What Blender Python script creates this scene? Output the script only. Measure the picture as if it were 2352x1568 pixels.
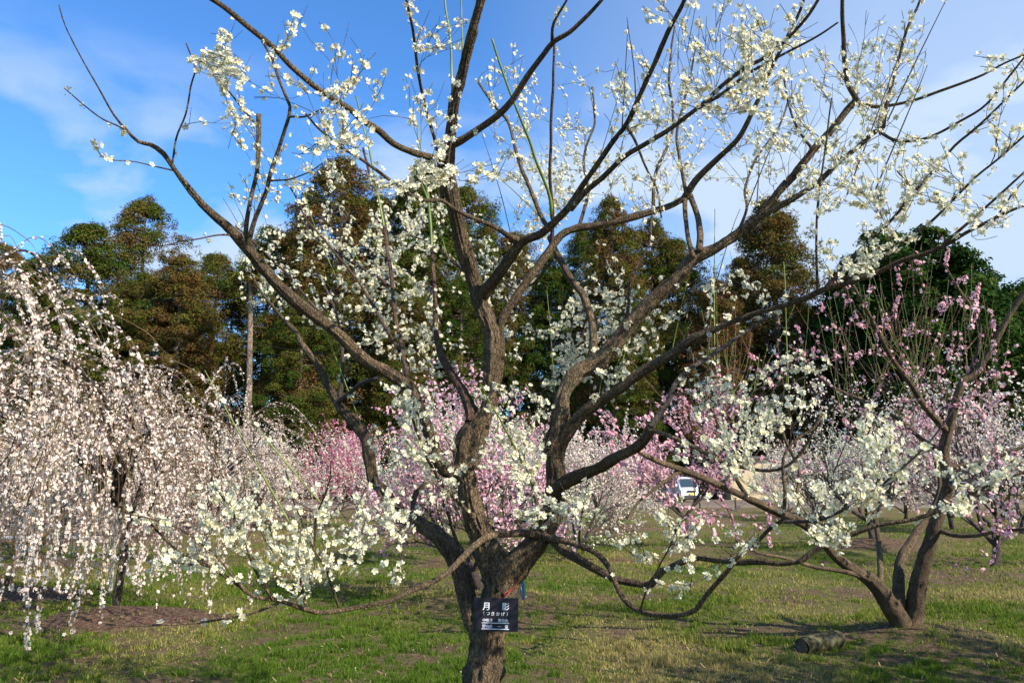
import bpy, math, random
import numpy as np
from mathutils import Vector
R = math.radians
for o in list(bpy.data.objects): bpy.data.objects.remove(o)
scene = bpy.context.scene
C = scene.collection

# ------------------------------------------------------------------ camera, sky, sun, exposure
F = 1829.3                     # focal length in pixels of a 2352 x 1568 frame (28 mm)
EYE = 1.55
PITCH = math.atan(319 / F)
cam = bpy.data.cameras.new("camera"); cam.lens = 28.0; cam.sensor_width = 36.0
cam.clip_start = 0.05; cam.clip_end = 3000
co = bpy.data.objects.new("camera", cam); C.objects.link(co)
co.location = (0, 0, EYE); co.rotation_euler = (R(90) + PITCH, 0, 0)
scene.camera = co

SUN_EL = R(36); SUN_AZ = math.atan2(0.80, -0.60)      # azimuth from +Y towards +X
to_sun = Vector((math.sin(SUN_AZ) * math.cos(SUN_EL), math.cos(SUN_AZ) * math.cos(SUN_EL), math.sin(SUN_EL)))
sun = bpy.data.lights.new("sun", "SUN"); sun.energy = 5.0; sun.angle = R(0.5); sun.color = (1.0, 0.92, 0.80)
so = bpy.data.objects.new("sun", sun); C.objects.link(so)
so.rotation_euler = to_sun.to_track_quat("Z", "Y").to_euler()

scene.view_settings.view_transform = "Standard"; scene.view_settings.look = "None"
scene.view_settings.exposure = 0.72; scene.view_settings.gamma = 1.0
scene.view_settings.use_curve_mapping = False

world = bpy.data.worlds.new("World"); scene.world = world; world.use_nodes = True
def build_sky():
    nt = world.node_tree; N = nt.nodes; L = nt.links; N.clear()
    out = N.new("ShaderNodeOutputWorld"); bg = N.new("ShaderNodeBackground")
    sky = N.new("ShaderNodeTexSky"); sky.sky_type = "NISHITA"; sky.sun_disc = False
    sky.sun_elevation = SUN_EL; sky.sun_rotation = SUN_AZ
    sky.air_density = 1.0; sky.dust_density = 0.3; sky.ozone_density = 3.0
    hs = N.new("ShaderNodeMixRGB"); hs.blend_type = "MULTIPLY"; hs.inputs[0].default_value = 1.0; L.new(sky.outputs[0], hs.inputs[1])
    hs.inputs[2].default_value = (0.80, 1.42, 2.0, 1)
    tc = N.new("ShaderNodeTexCoord"); 
    # planar cloud coordinates: direction projected on a layer overhead
    sep = N.new("ShaderNodeSeparateXYZ"); L.new(tc.outputs["Generated"], sep.inputs[0])
    def m(op, a, b=None, c=None, clamp=False):
        n = N.new("ShaderNodeMath"); n.operation = op; n.use_clamp = clamp
        for i, v in enumerate((a, b, c)):
            if v is None: continue
            if hasattr(v, "links"): L.new(v, n.inputs[i])
            else: n.inputs[i].default_value = v
        return n.outputs[0]
    zz = m("ADD", m("MAXIMUM", sep.outputs[2], 0.0), 0.12)
    cx = m("DIVIDE", sep.outputs[0], zz); cy = m("DIVIDE", sep.outputs[1], zz)
    comb = N.new("ShaderNodeCombineXYZ"); L.new(cx, comb.inputs[0]); L.new(cy, comb.inputs[1])
    def noise(vec, scale, detail, rough, stretch=None, dist=0.0, loc=(0, 0, 0)):
        mp = N.new("ShaderNodeMapping"); L.new(vec, mp.inputs[0]); mp.inputs["Location"].default_value = loc
        if stretch: mp.inputs["Scale"].default_value = stretch
        n = N.new("ShaderNodeTexNoise"); L.new(mp.outputs[0], n.inputs["Vector"])
        n.inputs["Scale"].default_value = scale; n.inputs["Detail"].default_value = detail
        n.inputs["Roughness"].default_value = rough; n.inputs["Distortion"].default_value = dist
        return n.outputs["Fac"]
    # thin high cirrus
    ci = noise(comb.outputs[0], 0.55, 5, 0.55, (0.55, 1.3, 1), 0.6, (3.1, 0.4, 0))
    ci = m("MULTIPLY", m("SUBTRACT", ci, 0.50, clamp=True), 1.0, clamp=True)
    side = m("MULTIPLY_ADD", sep.outputs[0], 2.3, 0.10, clamp=True)       # milky veil on the sunward side
    low = m("SUBTRACT", 1.0, m("MULTIPLY", sep.outputs[2], 0.9), clamp=True)
    veil = m("MULTIPLY", m("MULTIPLY", side, low), 1.1, clamp=True)
    veil = m("ADD", veil, m("MULTIPLY", ci, 0.75))
    # low cumulus bank
    cu = noise(tc.outputs["Generated"], 5.2, 8, 0.50, (1, 1, 2.1), 0.25, (2.3, 1.2, 0.9))
    band = m("SUBTRACT", 1.0, m("MULTIPLY", m("ABSOLUTE", m("SUBTRACT", sep.outputs[2], 0.30)), 5.5), clamp=True)
    cu = m("MULTIPLY", m("MULTIPLY", m("SUBTRACT", cu, 0.44), 6.0, clamp=True), m("MULTIPLY", band, 1.3, clamp=True))
    cl = m("ADD", veil, m("MULTIPLY", cu, 0.95), clamp=True)
    mix = N.new("ShaderNodeMixRGB"); L.new(cl, mix.inputs[0]); L.new(hs.outputs[0], mix.inputs[1])
    mix.inputs[2].default_value = (4.7, 5.9, 7.6, 1)
    L.new(mix.outputs[0], bg.inputs[0]); bg.inputs[1].default_value = 0.082
    L.new(bg.outputs[0], out.inputs[0])
build_sky()
scene.cycles.max_bounces = 6; scene.cycles.diffuse_bounces = 3; scene.cycles.transmission_bounces = 4
scene.cycles.glossy_bounces = 2; scene.cycles.caustics_reflective = False; scene.cycles.caustics_refractive = False

# ------------------------------------------------------------------ helpers
rnd = random.Random(7)
rng = np.random.default_rng(11)
def pt(x, y, d):
    """point seen at (x, y) of the 2352-wide photograph, d metres ahead"""
    u = (x - 1176) / F; v = -(y - 784) / F
    dy = math.cos(PITCH) - v * math.sin(PITCH); dz = math.sin(PITCH) + v * math.cos(PITCH)
    k = d / dy
    return np.array((u * k, d, EYE + dz * k))
def proj(P):
    r = P - np.array((0, 0, EYE)); zc = r[:, 1] * math.cos(PITCH) + r[:, 2] * math.sin(PITCH); yc = -r[:, 1] * math.sin(PITCH) + r[:, 2] * math.cos(PITCH)
    return 1176 + F * r[:, 0] / zc, 784 - F * yc / zc
def ppm(d): return F / d
def gd(y): return EYE * F / (y - 1103) if y > 1103 else 900.0
def gpt(x, y):
    u = (x - 1176) / F; v = -(y - 784) / F
    dy = math.cos(PITCH) - v * math.sin(PITCH); dz = math.sin(PITCH) + v * math.cos(PITCH)
    k = -EYE / dz
    return u * k, dy * k

def tag(o, label=None, cat=None, group=None, kind=None):
    if label: o["label"] = label
    if cat: o["category"] = cat
    if group: o["group"] = group
    if kind: o["kind"] = kind
    return o
def empty(name, loc=(0, 0, 0), rz=0):
    o = bpy.data.objects.new(name, None); C.objects.link(o); o.location = loc; o.rotation_euler = (0, 0, rz)
    o.empty_display_size = 0.2
    return o

class MB:
    """mesh collector made of numpy blocks"""
    def __init__(s): s.v = []; s.l = []; s.n = []; s.m = []; s.nv = 0; s.c = []; s.sm = []
    def add(s, v, f, mat=0, col=None, smooth=True):
        """v (k,3); f (m,c) int array"""
        v = np.asarray(v, float); f = np.asarray(f, int)
        s.v.append(v); s.l.append((f + s.nv).ravel()); s.n.append(np.full(len(f), f.shape[1]))
        s.m.append(np.full(len(f), mat) if np.isscalar(mat) else np.asarray(mat))
        s.sm.append(np.full(len(f), smooth))
        s.c.append(np.tile(np.asarray(col if col is not None else (0, 0, 0, 1), float), (len(v), 1)) if (col is None or np.ndim(col) == 1) else np.asarray(col, float))
        s.nv += len(v)
    def build(s, name, mats, parent=None, attr=False):
        me = bpy.data.meshes.new(name)
        v = np.concatenate(s.v); l = np.concatenate(s.l); n = np.concatenate(s.n)
        me.vertices.add(len(v)); me.vertices.foreach_set("co", v.ravel())
        me.loops.add(len(l)); me.loops.foreach_set("vertex_index", l.astype(np.int32))
        me.polygons.add(len(n)); me.polygons.foreach_set("loop_start", np.concatenate(([0], np.cumsum(n)[:-1])).astype(np.int32))
        me.polygons.foreach_set("material_index", np.concatenate(s.m).astype(np.int32))
        me.update(calc_edges=True)
        me.polygons.foreach_set("use_smooth", np.concatenate(s.sm).astype(bool))
        if attr:
            a = me.color_attributes.new("tint", "FLOAT_COLOR", "POINT"); a.data.foreach_set("color", np.concatenate(s.c).ravel().astype(np.float32))
        for mt in (mats if isinstance(mats, (list, tuple)) else [mats]): me.materials.append(mt)
        o = bpy.data.objects.new(name, me); C.objects.link(o)
        if parent: o.parent = parent
        return o

def rebase(o, base):
    """shift a mesh so that its parent can stand at base"""
    me = o.data; n = len(me.vertices); a = np.empty(n * 3); me.vertices.foreach_get("co", a)
    a = a.reshape(-1, 3) - np.asarray(base); me.vertices.foreach_set("co", a.ravel()); me.update()

def hash3(i, j, k, seed=0):
    h = (i * 374761393 + j * 668265263 + k * 2147483647 + seed * 974711) & 0xffffffff
    h = ((h ^ (h >> 13)) * 1274126177) & 0xffffffff
    return ((h ^ (h >> 16)) & 0xffff) / 65535.0
def vnoise(p, seed=0):
    p = np.asarray(p, float); i = np.floor(p).astype(np.int64); f = p - i; f = f * f * (3 - 2 * f)
    r = 0
    for a in (0, 1):
        for b in (0, 1):
            for c in (0, 1):
                w = (f[:, 0] if a else 1 - f[:, 0]) * (f[:, 1] if b else 1 - f[:, 1]) * (f[:, 2] if c else 1 - f[:, 2])
                r = r + w * hash3(i[:, 0] + a, i[:, 1] + b, i[:, 2] + c, seed)
    return r
def n2(x, y, s, seed=0): return vnoise(np.stack([np.ravel(x) * s, np.ravel(y) * s, np.zeros(np.size(x)) + seed * 3.7], 1), seed)

def resample(P, r, step):
    """Catmull-Rom through P (n,3) with radii r, spaced about step"""
    P = np.asarray(P, float); r = np.asarray(r, float)
    if len(P) == 2:
        n = max(2, int(np.linalg.norm(P[1] - P[0]) / step) + 1); t = np.linspace(0, 1, n)[:, None]
        return P[0] * (1 - t) + P[1] * t, r[0] * (1 - t[:, 0]) + r[1] * t[:, 0]
    Q = np.vstack([2 * P[0] - P[1], P, 2 * P[-1] - P[-2]]); out = []; ro = []
    for i in range(len(P) - 1):
        a, b, c, d = Q[i:i + 4]; n = max(1, int(round(np.linalg.norm(c - b) / step)))
        t = (np.arange(n) / n)[:, None]
        out.append(0.5 * (2 * b + (c - a) * t + (2 * a - 5 * b + 4 * c - d) * t ** 2 + (3 * b - a - 3 * c + d) * t ** 3))
        ro.append(r[i] * (1 - t[:, 0]) + r[i + 1] * t[:, 0])
    out.append(P[-1:]); ro.append(r[-1:])
    return np.vstack(out), np.concatenate(ro)

def tube(mb, P, r, sides=6, mat=0, rough=0.0, cap=True, col=None, seed=0, flare=0.0, fs=9.0, rf=3.2):
    P = np.asarray(P, float); r = np.asarray(r, float); n = len(P)
    T = np.gradient(P, axis=0); T /= np.linalg.norm(T, axis=1)[:, None] + 1e-9
    a = np.array((0., 0., 1.)) if abs(T[0][2]) < 0.8 else np.array((1., 0., 0.))
    u = np.cross(T[0], a); u /= np.linalg.norm(u); U = [u]
    for i in range(1, n):
        u = u - T[i] * np.dot(u, T[i]); u /= np.linalg.norm(u) + 1e-9; U.append(u)
    U = np.array(U); W = np.cross(T, U)
    th = np.arange(sides) * 2 * math.pi / sides
    if flare: r = r * (1 + flare * np.exp(-np.arange(n) / max(1.0, n * 0.08)))
    ring = U[:, None, :] * np.cos(th)[None, :, None] + W[:, None, :] * np.sin(th)[None, :, None]
    rr = np.repeat(r[:, None], sides, 1)
    if rough:
        q = (P[:, None, :] + ring * rr[..., None])
        s = np.cumsum(np.r_[0, np.linalg.norm(np.diff(P, axis=0), axis=1)])
        # long ridges running up the limb and lumps
        g = np.stack([np.cos(th)[None, :] * rf + 0 * s[:, None], np.sin(th)[None, :] * rf + 0 * s[:, None], np.repeat(s[:, None] * fs, sides, 1)], -1).reshape(-1, 3)
        rid = vnoise(g * 1.0 + seed, 3).reshape(n, sides) + 0.5 * vnoise(g * 2.3 + seed, 5).reshape(n, sides)
        lump = (vnoise(q.reshape(-1, 3) * 14 + seed, 4) * .6 + vnoise(q.reshape(-1, 3) * 45 + seed, 6) * .4).reshape(n, sides)
        rr = rr * (1 + rough * (rid - 0.75) + rough * 0.9 * (lump - 0.5))
    V = P[:, None, :] + ring * rr[..., None]
    V = V.reshape(-1, 3)
    i = np.arange(n - 1)[:, None] * sides; j = np.arange(sides)[None, :]; k = (j + 1) % sides
    f = np.stack([i + j, i + k, i + sides + k, i + sides + j], -1).reshape(-1, 4)
    if cap:
        V = np.vstack([V, P[-1] + T[-1] * r[-1] * 0.35]); e = len(V) - 1
        mb.add(V, f, mat, col)
        jj = np.arange(sides); b = (n - 1) * sides
        cf = np.stack([b + jj, b + (jj + 1) % sides, np.full(sides, e)], -1)
        mb.l.append((cf + mb.nv - len(V)).ravel()); mb.n.append(np.full(sides, 3)); mb.m.append(np.full(sides, mat)); mb.sm.append(np.full(sides, True))
    else: mb.add(V, f, mat, col)

def box(mb, lo, hi, mat=0):
    x0, y0, z0 = lo; x1, y1, z1 = hi
    v = [(x0, y0, z0), (x1, y0, z0), (x1, y1, z0), (x0, y1, z0), (x0, y0, z1), (x1, y0, z1), (x1, y1, z1), (x0, y1, z1)]
    mb.add(v, [(0, 3, 2, 1), (4, 5, 6, 7), (0, 1, 5, 4), (1, 2, 6, 5), (2, 3, 7, 6), (3, 0, 4, 7)], mat, smooth=False)

def rotmats(nrm, spin):
    """matrices whose Z is nrm (N,3), turned by spin"""
    nrm = nrm / (np.linalg.norm(nrm, axis=1)[:, None] + 1e-9)
    a = np.where(np.abs(nrm[:, 2:3]) < 0.9, np.array([[0, 0, 1.]]), np.array([[1., 0, 0]]))
    x = np.cross(a, nrm); x /= np.linalg.norm(x, axis=1)[:, None]; y = np.cross(nrm, x)
    c = np.cos(spin)[:, None]; s = np.sin(spin)[:, None]
    return np.stack([x * c + y * s, -x * s + y * c, nrm], 2)       # columns
def scatter(mb, tmpl, pos, nrm, size, spin=None, col=None):
    """tmpl = list of (verts, faces, mat)"""
    N = len(pos)
    if N == 0: return
    if spin is None: spin = rng.uniform(0, 6.28, N)
    M = rotmats(nrm, spin)
    for tv, tf, tm in tmpl:
        tv = np.asarray(tv, float); tf = np.asarray(tf, int)
        v = np.einsum("nij,kj->nki", M, tv) * size[:, None, None] + pos[:, None, :]
        f = (tf[None] + (np.arange(N) * len(tv))[:, None, None]).reshape(-1, tf.shape[1])
        cc = None if col is None else np.repeat(col, len(tv), 0)
        mb.add(v.reshape(-1, 3), f, tm, cc)

# ------------------------------------------------------------------ materials
def mat(name):
    m = bpy.data.materials.new(name); m.use_nodes = True; nt = m.node_tree; nt.nodes.clear()
    return m, nt.nodes, nt.links
def nz(N, L, scale, detail=4, rough=0.55, vec=None, dist=0.0, stretch=None):
    n = N.new("ShaderNodeTexNoise"); n.inputs["Scale"].default_value = scale; n.inputs["Detail"].default_value = detail
    n.inputs["Roughness"].default_value = rough; n.inputs["Distortion"].default_value = dist
    if vec is None:
        tc = N.new("ShaderNodeTexCoord"); vec = tc.outputs["Object"]
    if stretch:
        mp = N.new("ShaderNodeMapping"); mp.inputs["Scale"].default_value = stretch; L.new(vec, mp.inputs[0]); vec = mp.outputs[0]
    L.new(vec, n.inputs["Vector"]); return n.outputs["Fac"]
def ramp(N, L, fac, stops):
    r = N.new("ShaderNodeValToRGB"); L.new(fac, r.inputs[0]); e = r.color_ramp.elements
    while len(e) < len(stops): e.new(0.5)
    for i, (p, c) in enumerate(stops): e[i].position = p; e[i].color = (*c, 1) if len(c) == 3 else c
    return r.outputs[0]
def mixc(N, L, fac, a, b, mode="MIX"):
    n = N.new("ShaderNodeMixRGB"); n.blend_type = mode
    for i, v in enumerate((fac, a, b)):
        if hasattr(v, "links"): L.new(v, n.inputs[i])
        elif i == 0: n.inputs[0].default_value = v
        else: n.inputs[i].default_value = (*v, 1)
    return n.outputs[0]
def surf(N, L, col, rough=0.8, bump=None, bs=0.3, bd=0.01, spec=0.3, metal=0.0):
    p = N.new("ShaderNodeBsdfPrincipled"); o = N.new("ShaderNodeOutputMaterial"); L.new(p.outputs[0], o.inputs[0])
    if hasattr(col, "links"): L.new(col, p.inputs["Base Color"])
    else: p.inputs["Base Color"].default_value = (*col, 1)
    if hasattr(rough, "links"): L.new(rough, p.inputs["Roughness"])
    else: p.inputs["Roughness"].default_value = rough
    p.inputs["Specular IOR Level"].default_value = spec; p.inputs["Metallic"].default_value = metal
    if bump is not None:
        b = N.new("ShaderNodeBump"); b.inputs["Strength"].default_value = bs; b.inputs["Distance"].default_value = bd
        L.new(bump, b.inputs["Height"]); L.new(b.outputs[0], p.inputs["Normal"])
    return p
def bark(name, dark, mid, lichen, lic=0.35, sc=1.0, deep=0.9):
    m, N, L = mat(name)
    a = nz(N, L, 42 * sc, 8, 0.78, stretch=(1, 1, 0.45), dist=0.5); b = nz(N, L, 7 * sc, 6, 0.7); c = nz(N, L, 150 * sc, 4, 0.75); e = nz(N, L, 2.6 * sc, 3, 0.5)
    tc = N.new("ShaderNodeTexCoord"); mp = N.new("ShaderNodeMapping"); mp.inputs["Scale"].default_value = (1, 1, 0.38); L.new(tc.outputs["Object"], mp.inputs[0])
    ds = N.new("ShaderNodeMixRGB"); ds.blend_type = "ADD"; ds.inputs[0].default_value = 0.02 / sc; L.new(mp.outputs[0], ds.inputs[1])
    n3 = N.new("ShaderNodeTexNoise"); n3.inputs["Scale"].default_value = 30 * sc; L.new(tc.outputs["Object"], n3.inputs["Vector"]); L.new(n3.outputs["Color"], ds.inputs[2])
    vo = N.new("ShaderNodeTexVoronoi"); vo.feature = "DISTANCE_TO_EDGE"; vo.inputs["Scale"].default_value = 75 * sc; L.new(ds.outputs[0], vo.inputs["Vector"])
    crack = ramp(N, L, vo.outputs["Distance"], [(0.0, (0, 0, 0)), (0.16, (1, 1, 1))])
    col = ramp(N, L, a, [(0.38, dark), (0.50, mid), (0.62, tuple(x * 1.8 for x in mid))])
    lf = ramp(N, L, b, [(0.53, (0, 0, 0)), (0.60, (lic, lic, lic))])
    col = mixc(N, L, lf, col, lichen)
    col = mixc(N, L, 0.35, col, ramp(N, L, c, [(0.38, dark), (0.62, tuple(x * 1.4 for x in mid))]))
    col = mixc(N, L, ramp(N, L, e, [(0.44, (0.6, 0.6, 0.6)), (0.56, (0, 0, 0))]), col, tuple(x * 0.38 for x in mid))
    cm = ramp(N, L, vo.outputs["Distance"], [(0.0, (0.75, 0.75, 0.75)), (0.10, (0, 0, 0))])
    col = mixc(N, L, cm, col, dark)
    h = N.new("ShaderNodeMath"); h.operation = "MULTIPLY_ADD"; L.new(c, h.inputs[0]); h.inputs[1].default_value = 0.4; L.new(a, h.inputs[2])
    h2 = N.new("ShaderNodeMath"); h2.operation = "MULTIPLY_ADD"; L.new(crack, h2.inputs[0]); h2.inputs[1].default_value = 0.35; L.new(h.outputs[0], h2.inputs[2])
    surf(N, L, col, 0.85, h2.outputs[0], 1.0, 0.020 / sc * deep, 0.25)
    return m
BARK = bark("plum_bark", (0.016, 0.011, 0.008), (0.225, 0.158, 0.090), (0.29, 0.25, 0.15))
BARK_R = bark("young_red_bark", (0.06, 0.035, 0.025), (0.17, 0.10, 0.07), (0.16, 0.15, 0.13), 0.4)
BARK_G = bark("grey_twig_bark", (0.05, 0.04, 0.035), (0.15, 0.12, 0.10), (0.2, 0.2, 0.16), 0.35)
BARK_FAR = bark("far_plum_bark", (0.035, 0.028, 0.022), (0.13, 0.10, 0.08), (0.17, 0.16, 0.13), 0.4, 0.6)
CED_BARK = bark("cedar_bark", (0.12, 0.08, 0.055), (0.34, 0.26, 0.19), (0.36, 0.31, 0.26), 0.4, 0.1)
def shoot_mat(name, a, b):
    m, N, L = mat(name); surf(N, L, ramp(N, L, nz(N, L, 6, 2), [(0.35, a), (0.65, b)]), 0.5, spec=0.4); return m
SHOOT = shoot_mat("green_shoot", (0.10, 0.14, 0.02), (0.20, 0.26, 0.045))
SHOOT_R = shoot_mat("red_shoot", (0.13, 0.055, 0.03), (0.16, 0.13, 0.045))
def petal(name, a, b, trans=0.38):
    m, N, L = mat(name); g = N.new("ShaderNodeNewGeometry")
    col = ramp(N, L, g.outputs["Random Per Island"], [(0.0, a), (0.72, b), (1.0, tuple(min(1, x * 1.03) for x in b))])
    d = N.new("ShaderNodeBsdfDiffuse"); t = N.new("ShaderNodeBsdfTranslucent"); L.new(col, d.inputs[0]); L.new(col, t.inputs[0])
    x = N.new("ShaderNodeMixShader"); x.inputs[0].default_value = trans; L.new(d.outputs[0], x.inputs[1]); L.new(t.outputs[0], x.inputs[2])
    o = N.new("ShaderNodeOutputMaterial"); L.new(x.outputs[0], o.inputs[0]); return m
P_WHITE = petal("white_petal", (0.83, 0.78, 0.55), (0.92, 0.895, 0.74))
P_BLUSH = petal("blush_petal", (0.86, 0.68, 0.58), (0.92, 0.85, 0.74))
P_PINK = petal("pink_petal", (0.80, 0.40, 0.48), (0.90, 0.64, 0.68))
P_PINKL = petal("pale_pink_petal", (0.80, 0.40, 0.46), (0.88, 0.66, 0.68))
P_PINKM = petal("rose_petal", (0.82, 0.38, 0.46), (0.90, 0.62, 0.66))
P_HOT = petal("magenta_petal", (0.62, 0.12, 0.24), (0.82, 0.40, 0.50))
CENTRE = petal("flower_centre", (0.55, 0.48, 0.10), (0.72, 0.62, 0.20), 0.2)
CENTRE_R = petal("reddish_centre", (0.42, 0.14, 0.12), (0.6, 0.36, 0.2), 0.2)
CALYX_G = petal("green_calyx", (0.22, 0.30, 0.07), (0.38, 0.44, 0.14), 0.15)
CALYX_R = petal("red_calyx", (0.22, 0.05, 0.05), (0.36, 0.10, 0.09), 0.15)
BUD_G = petal("green_bud", (0.55, 0.60, 0.22), (0.78, 0.80, 0.55), 0.2)
BUD_P = petal("pink_bud", (0.65, 0.20, 0.24), (0.8, 0.42, 0.45), 0.2)

# ------------------------------------------------------------------ flower templates
def flower_template(nseg=5, cup=0.35, detail=True):
    pv = []; pf = []
    for k in range(5):
        a0 = k * 2 * math.pi / 5; b = len(pv)
        prof = [(0.10, 0.0, 0.0), (0.46, -0.30, cup * 0.30), (0.86, -0.36, cup * 0.95), (1.02, 0.0, cup * 1.05), (0.86, 0.36, cup * 0.95), (0.46, 0.30, cup * 0.30), (0.58, 0.0, cup * 0.25)]
        for r_, t_, z_ in prof:
            c, s = math.cos(a0), math.sin(a0); pv.append((r_ * c - t_ * s, r_ * s + t_ * c, z_ + 0.02 * (k % 2)))
        for q in ((0, 1, 6), (1, 2, 6), (2, 3, 6), (3, 4, 6), (4, 5, 6), (5, 0, 6)): pf.append(tuple(b + i for i in q))
    T = [(pv, pf, 0)]
    if detail:
        sv = []; sf = []
        for k in range(10):
            a = k * 0.628 + 0.2; l = 0.40 + 0.14 * (k % 3); b = len(sv); c, s = math.cos(a), math.sin(a)
            sv += [(0.03 * c, 0.03 * s, 0.04), (l * c - 0.035 * s, l * s + 0.035 * c, 0.36), (l * c + 0.035 * s, l * s - 0.035 * c, 0.42)]; sf.append((b, b + 1, b + 2))
        T.append((sv, sf, 1))
        cv = [(0, 0, -0.28)] + [(0.26 * math.cos(k * 1.2566 + 0.6), 0.26 * math.sin(k * 1.2566 + 0.6), 0.02) for k in range(5)] + [(0, 0, 0.06)]
        cf = [(0, 1 + (k + 1) % 5, 1 + k) for k in range(5)]; cf2 = [(6, 1 + k, 1 + (k + 1) % 5) for k in range(5)]
        T.append((cv, cf, 2)); T.append((cv, cf2, 1))
    return T
def bud_template():
    v = [(0, 0, 0.9), (0.42, 0, 0.35), (0, 0.42, 0.35), (-0.42, 0, 0.35), (0, -0.42, 0.35), (0, 0, -0.25)]
    return [(v, [(0, 1, 2), (0, 2, 3), (0, 3, 4), (0, 4, 1)], 3), (v, [(5, 2, 1), (5, 3, 2), (5, 4, 3), (5, 1, 4)], 2)]
FLOWER = flower_template(); FLOWER_C = flower_template(cup=0.75); BUD = bud_template()
def mid_flower():
    v = [(0, 0, 0)]; f = []
    for k in range(5):
        a = k * 1.2566; v += [(0.62 * math.cos(a - 0.55), 0.62 * math.sin(a - 0.55), 0.12), (1.0 * math.cos(a), 1.0 * math.sin(a), 0.35)]
    for k in range(5):
        i = 1 + 2 * k; j = 1 + (2 * k + 2) % 10; f += [(0, i, i + 1), (0, i + 1, j)]
    cv = [(0.26 * math.cos(k * 2.09), 0.26 * math.sin(k * 2.09), 0.14) for k in range(3)]
    cv2 = [(0, 0, -0.3), (0.3, 0, -0.02), (-0.15, 0.26, -0.02), (-0.15, -0.26, -0.02)]
    return [(v, f, 0), (cv, [(0, 1, 2)], 1), (cv2, [(0, 2, 1), (0, 3, 2), (0, 1, 3)], 2)]
MIDF = mid_flower()
FARF = [([(0, 0, 0), (1, 0, .35), (0.3, 0.95, .35), (-0.8, 0.6, .35), (-0.8, -0.6, .35), (0.3, -0.95, .35)], [(0, 1, 2), (0, 2, 3), (0, 3, 4), (0, 4, 5), (0, 5, 1)], 0),
        ([(0, 0, -.25), (.4, 0, .05), (-.2, .35, .05), (-.2, -.35, .05)], [(0, 2, 1), (0, 3, 2), (0, 1, 3)], 2)]
# ------------------------------------------------------------------ a tree traced as limbs standing in space
class Skeleton:
    slim = True
    def __init__(s): s.limbs = {}; s.nodes = []; s.dirs = []; s.rad = []; s.px = {}
    def limb(s, key, parent, w0, w1, d1, txt, d0=None, step=0.03, mids=None):
        a = np.array([float(t) for t in txt.split()]).reshape(-1, 2)
        seg = np.r_[0, np.cumsum(np.linalg.norm(np.diff(a, axis=0), axis=1))]; t = seg / seg[-1]
        if d0 is None:
            q = s.px[parent]; k = np.argmin(np.linalg.norm(q[:, :2] - a[0], axis=1)); d0 = q[k, 2]
            P0 = s.limbs[parent][0]
        d = d0 + (d1 - d0) * t if mids is None else np.interp(t, *zip(*([(0, d0)] + mids + [(1, d1)])))
        w = w0 + (w1 - w0) * t if not isinstance(w0, (list, tuple)) else (np.array(w0, float) if len(w0) == len(a) else np.interp(t, np.linspace(0, 1, len(w0)), w0))
        P = np.array([pt(x, y, dd) for (x, y), dd in zip(a, d)]); r = w * (0.92 if s.slim else 1.0) / F * d / 2
        # a little natural waver
        P, r = resample(P, r, step)
        s.limbs[key] = (P, r)
        dd = P[:, 1]
        # image position of each resampled node, to seat side limbs
        rel = P - np.array((0, 0, EYE)); zc = rel[:, 1] * math.cos(PITCH) + rel[:, 2] * math.sin(PITCH); yc = -rel[:, 1] * math.sin(PITCH) + rel[:, 2] * math.cos(PITCH)
        s.px[key] = np.stack([1176 + F * rel[:, 0] / zc, 784 - F * yc / zc, dd], 1)
        return P, r
    def index(s):
        N = []; D = []; Rr = []
        for P, r in s.limbs.values():
            T = np.gradient(P, axis=0); T /= np.linalg.norm(T, axis=1)[:, None] + 1e-9
            k = r < 0.045
            N.append(P[k]); D.append(T[k]); Rr.append(r[k])
        s.N = np.concatenate(N); s.D = np.concatenate(D); s.R = np.concatenate(Rr)
    def attach(s, P, r):
        T = np.gradient(P, axis=0); T /= np.linalg.norm(T, axis=1)[:, None] + 1e-9
        s.N = np.vstack([s.N, P[1:]]); s.D = np.vstack([s.D, T[1:]]); s.R = np.r_[s.R, r[1:]]

def twig_path(sk, tip, rtip, jit=0.02, reach=9.9, up=0.25):
    dv = tip - sk.N; dist = np.linalg.norm(dv, axis=1)
    cosa = np.einsum("ij,ij->i", dv, sk.D) / (dist + 1e-9)
    cost = dist * (1.25 - 0.40 * cosa) * (1 + up * 2.2 * (1 - dv[:, 2] / (dist + 1e-9)) / 2) + np.where(dv[:, 2] < 0, 0.10, 0.0) + np.where(dist < 0.10, 0.25, 0)
    k = int(np.argmin(cost)); L = dist[k]
    if L > reach or L < 0.04: return None
    a = sk.N[k]; t0 = sk.D[k]
    ctrl = a + t0 * L * 0.25 + (tip - a) * 0.25 + np.array((0, 0, -0.03 * L))
    n = max(4, int(L / 0.05)); t = np.linspace(0, 1, n)[:, None]
    P = a * (1 - t) ** 2 + 2 * ctrl * t * (1 - t) + tip * t ** 2
    P[1:-1] += rng.normal(0, jit * min(0.35, L) * 0.5, (n - 2, 3))
    r0 = min(sk.R[k] * 0.8, rtip + L * 0.0055)
    return P, np.linspace(r0, rtip, n)

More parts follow.
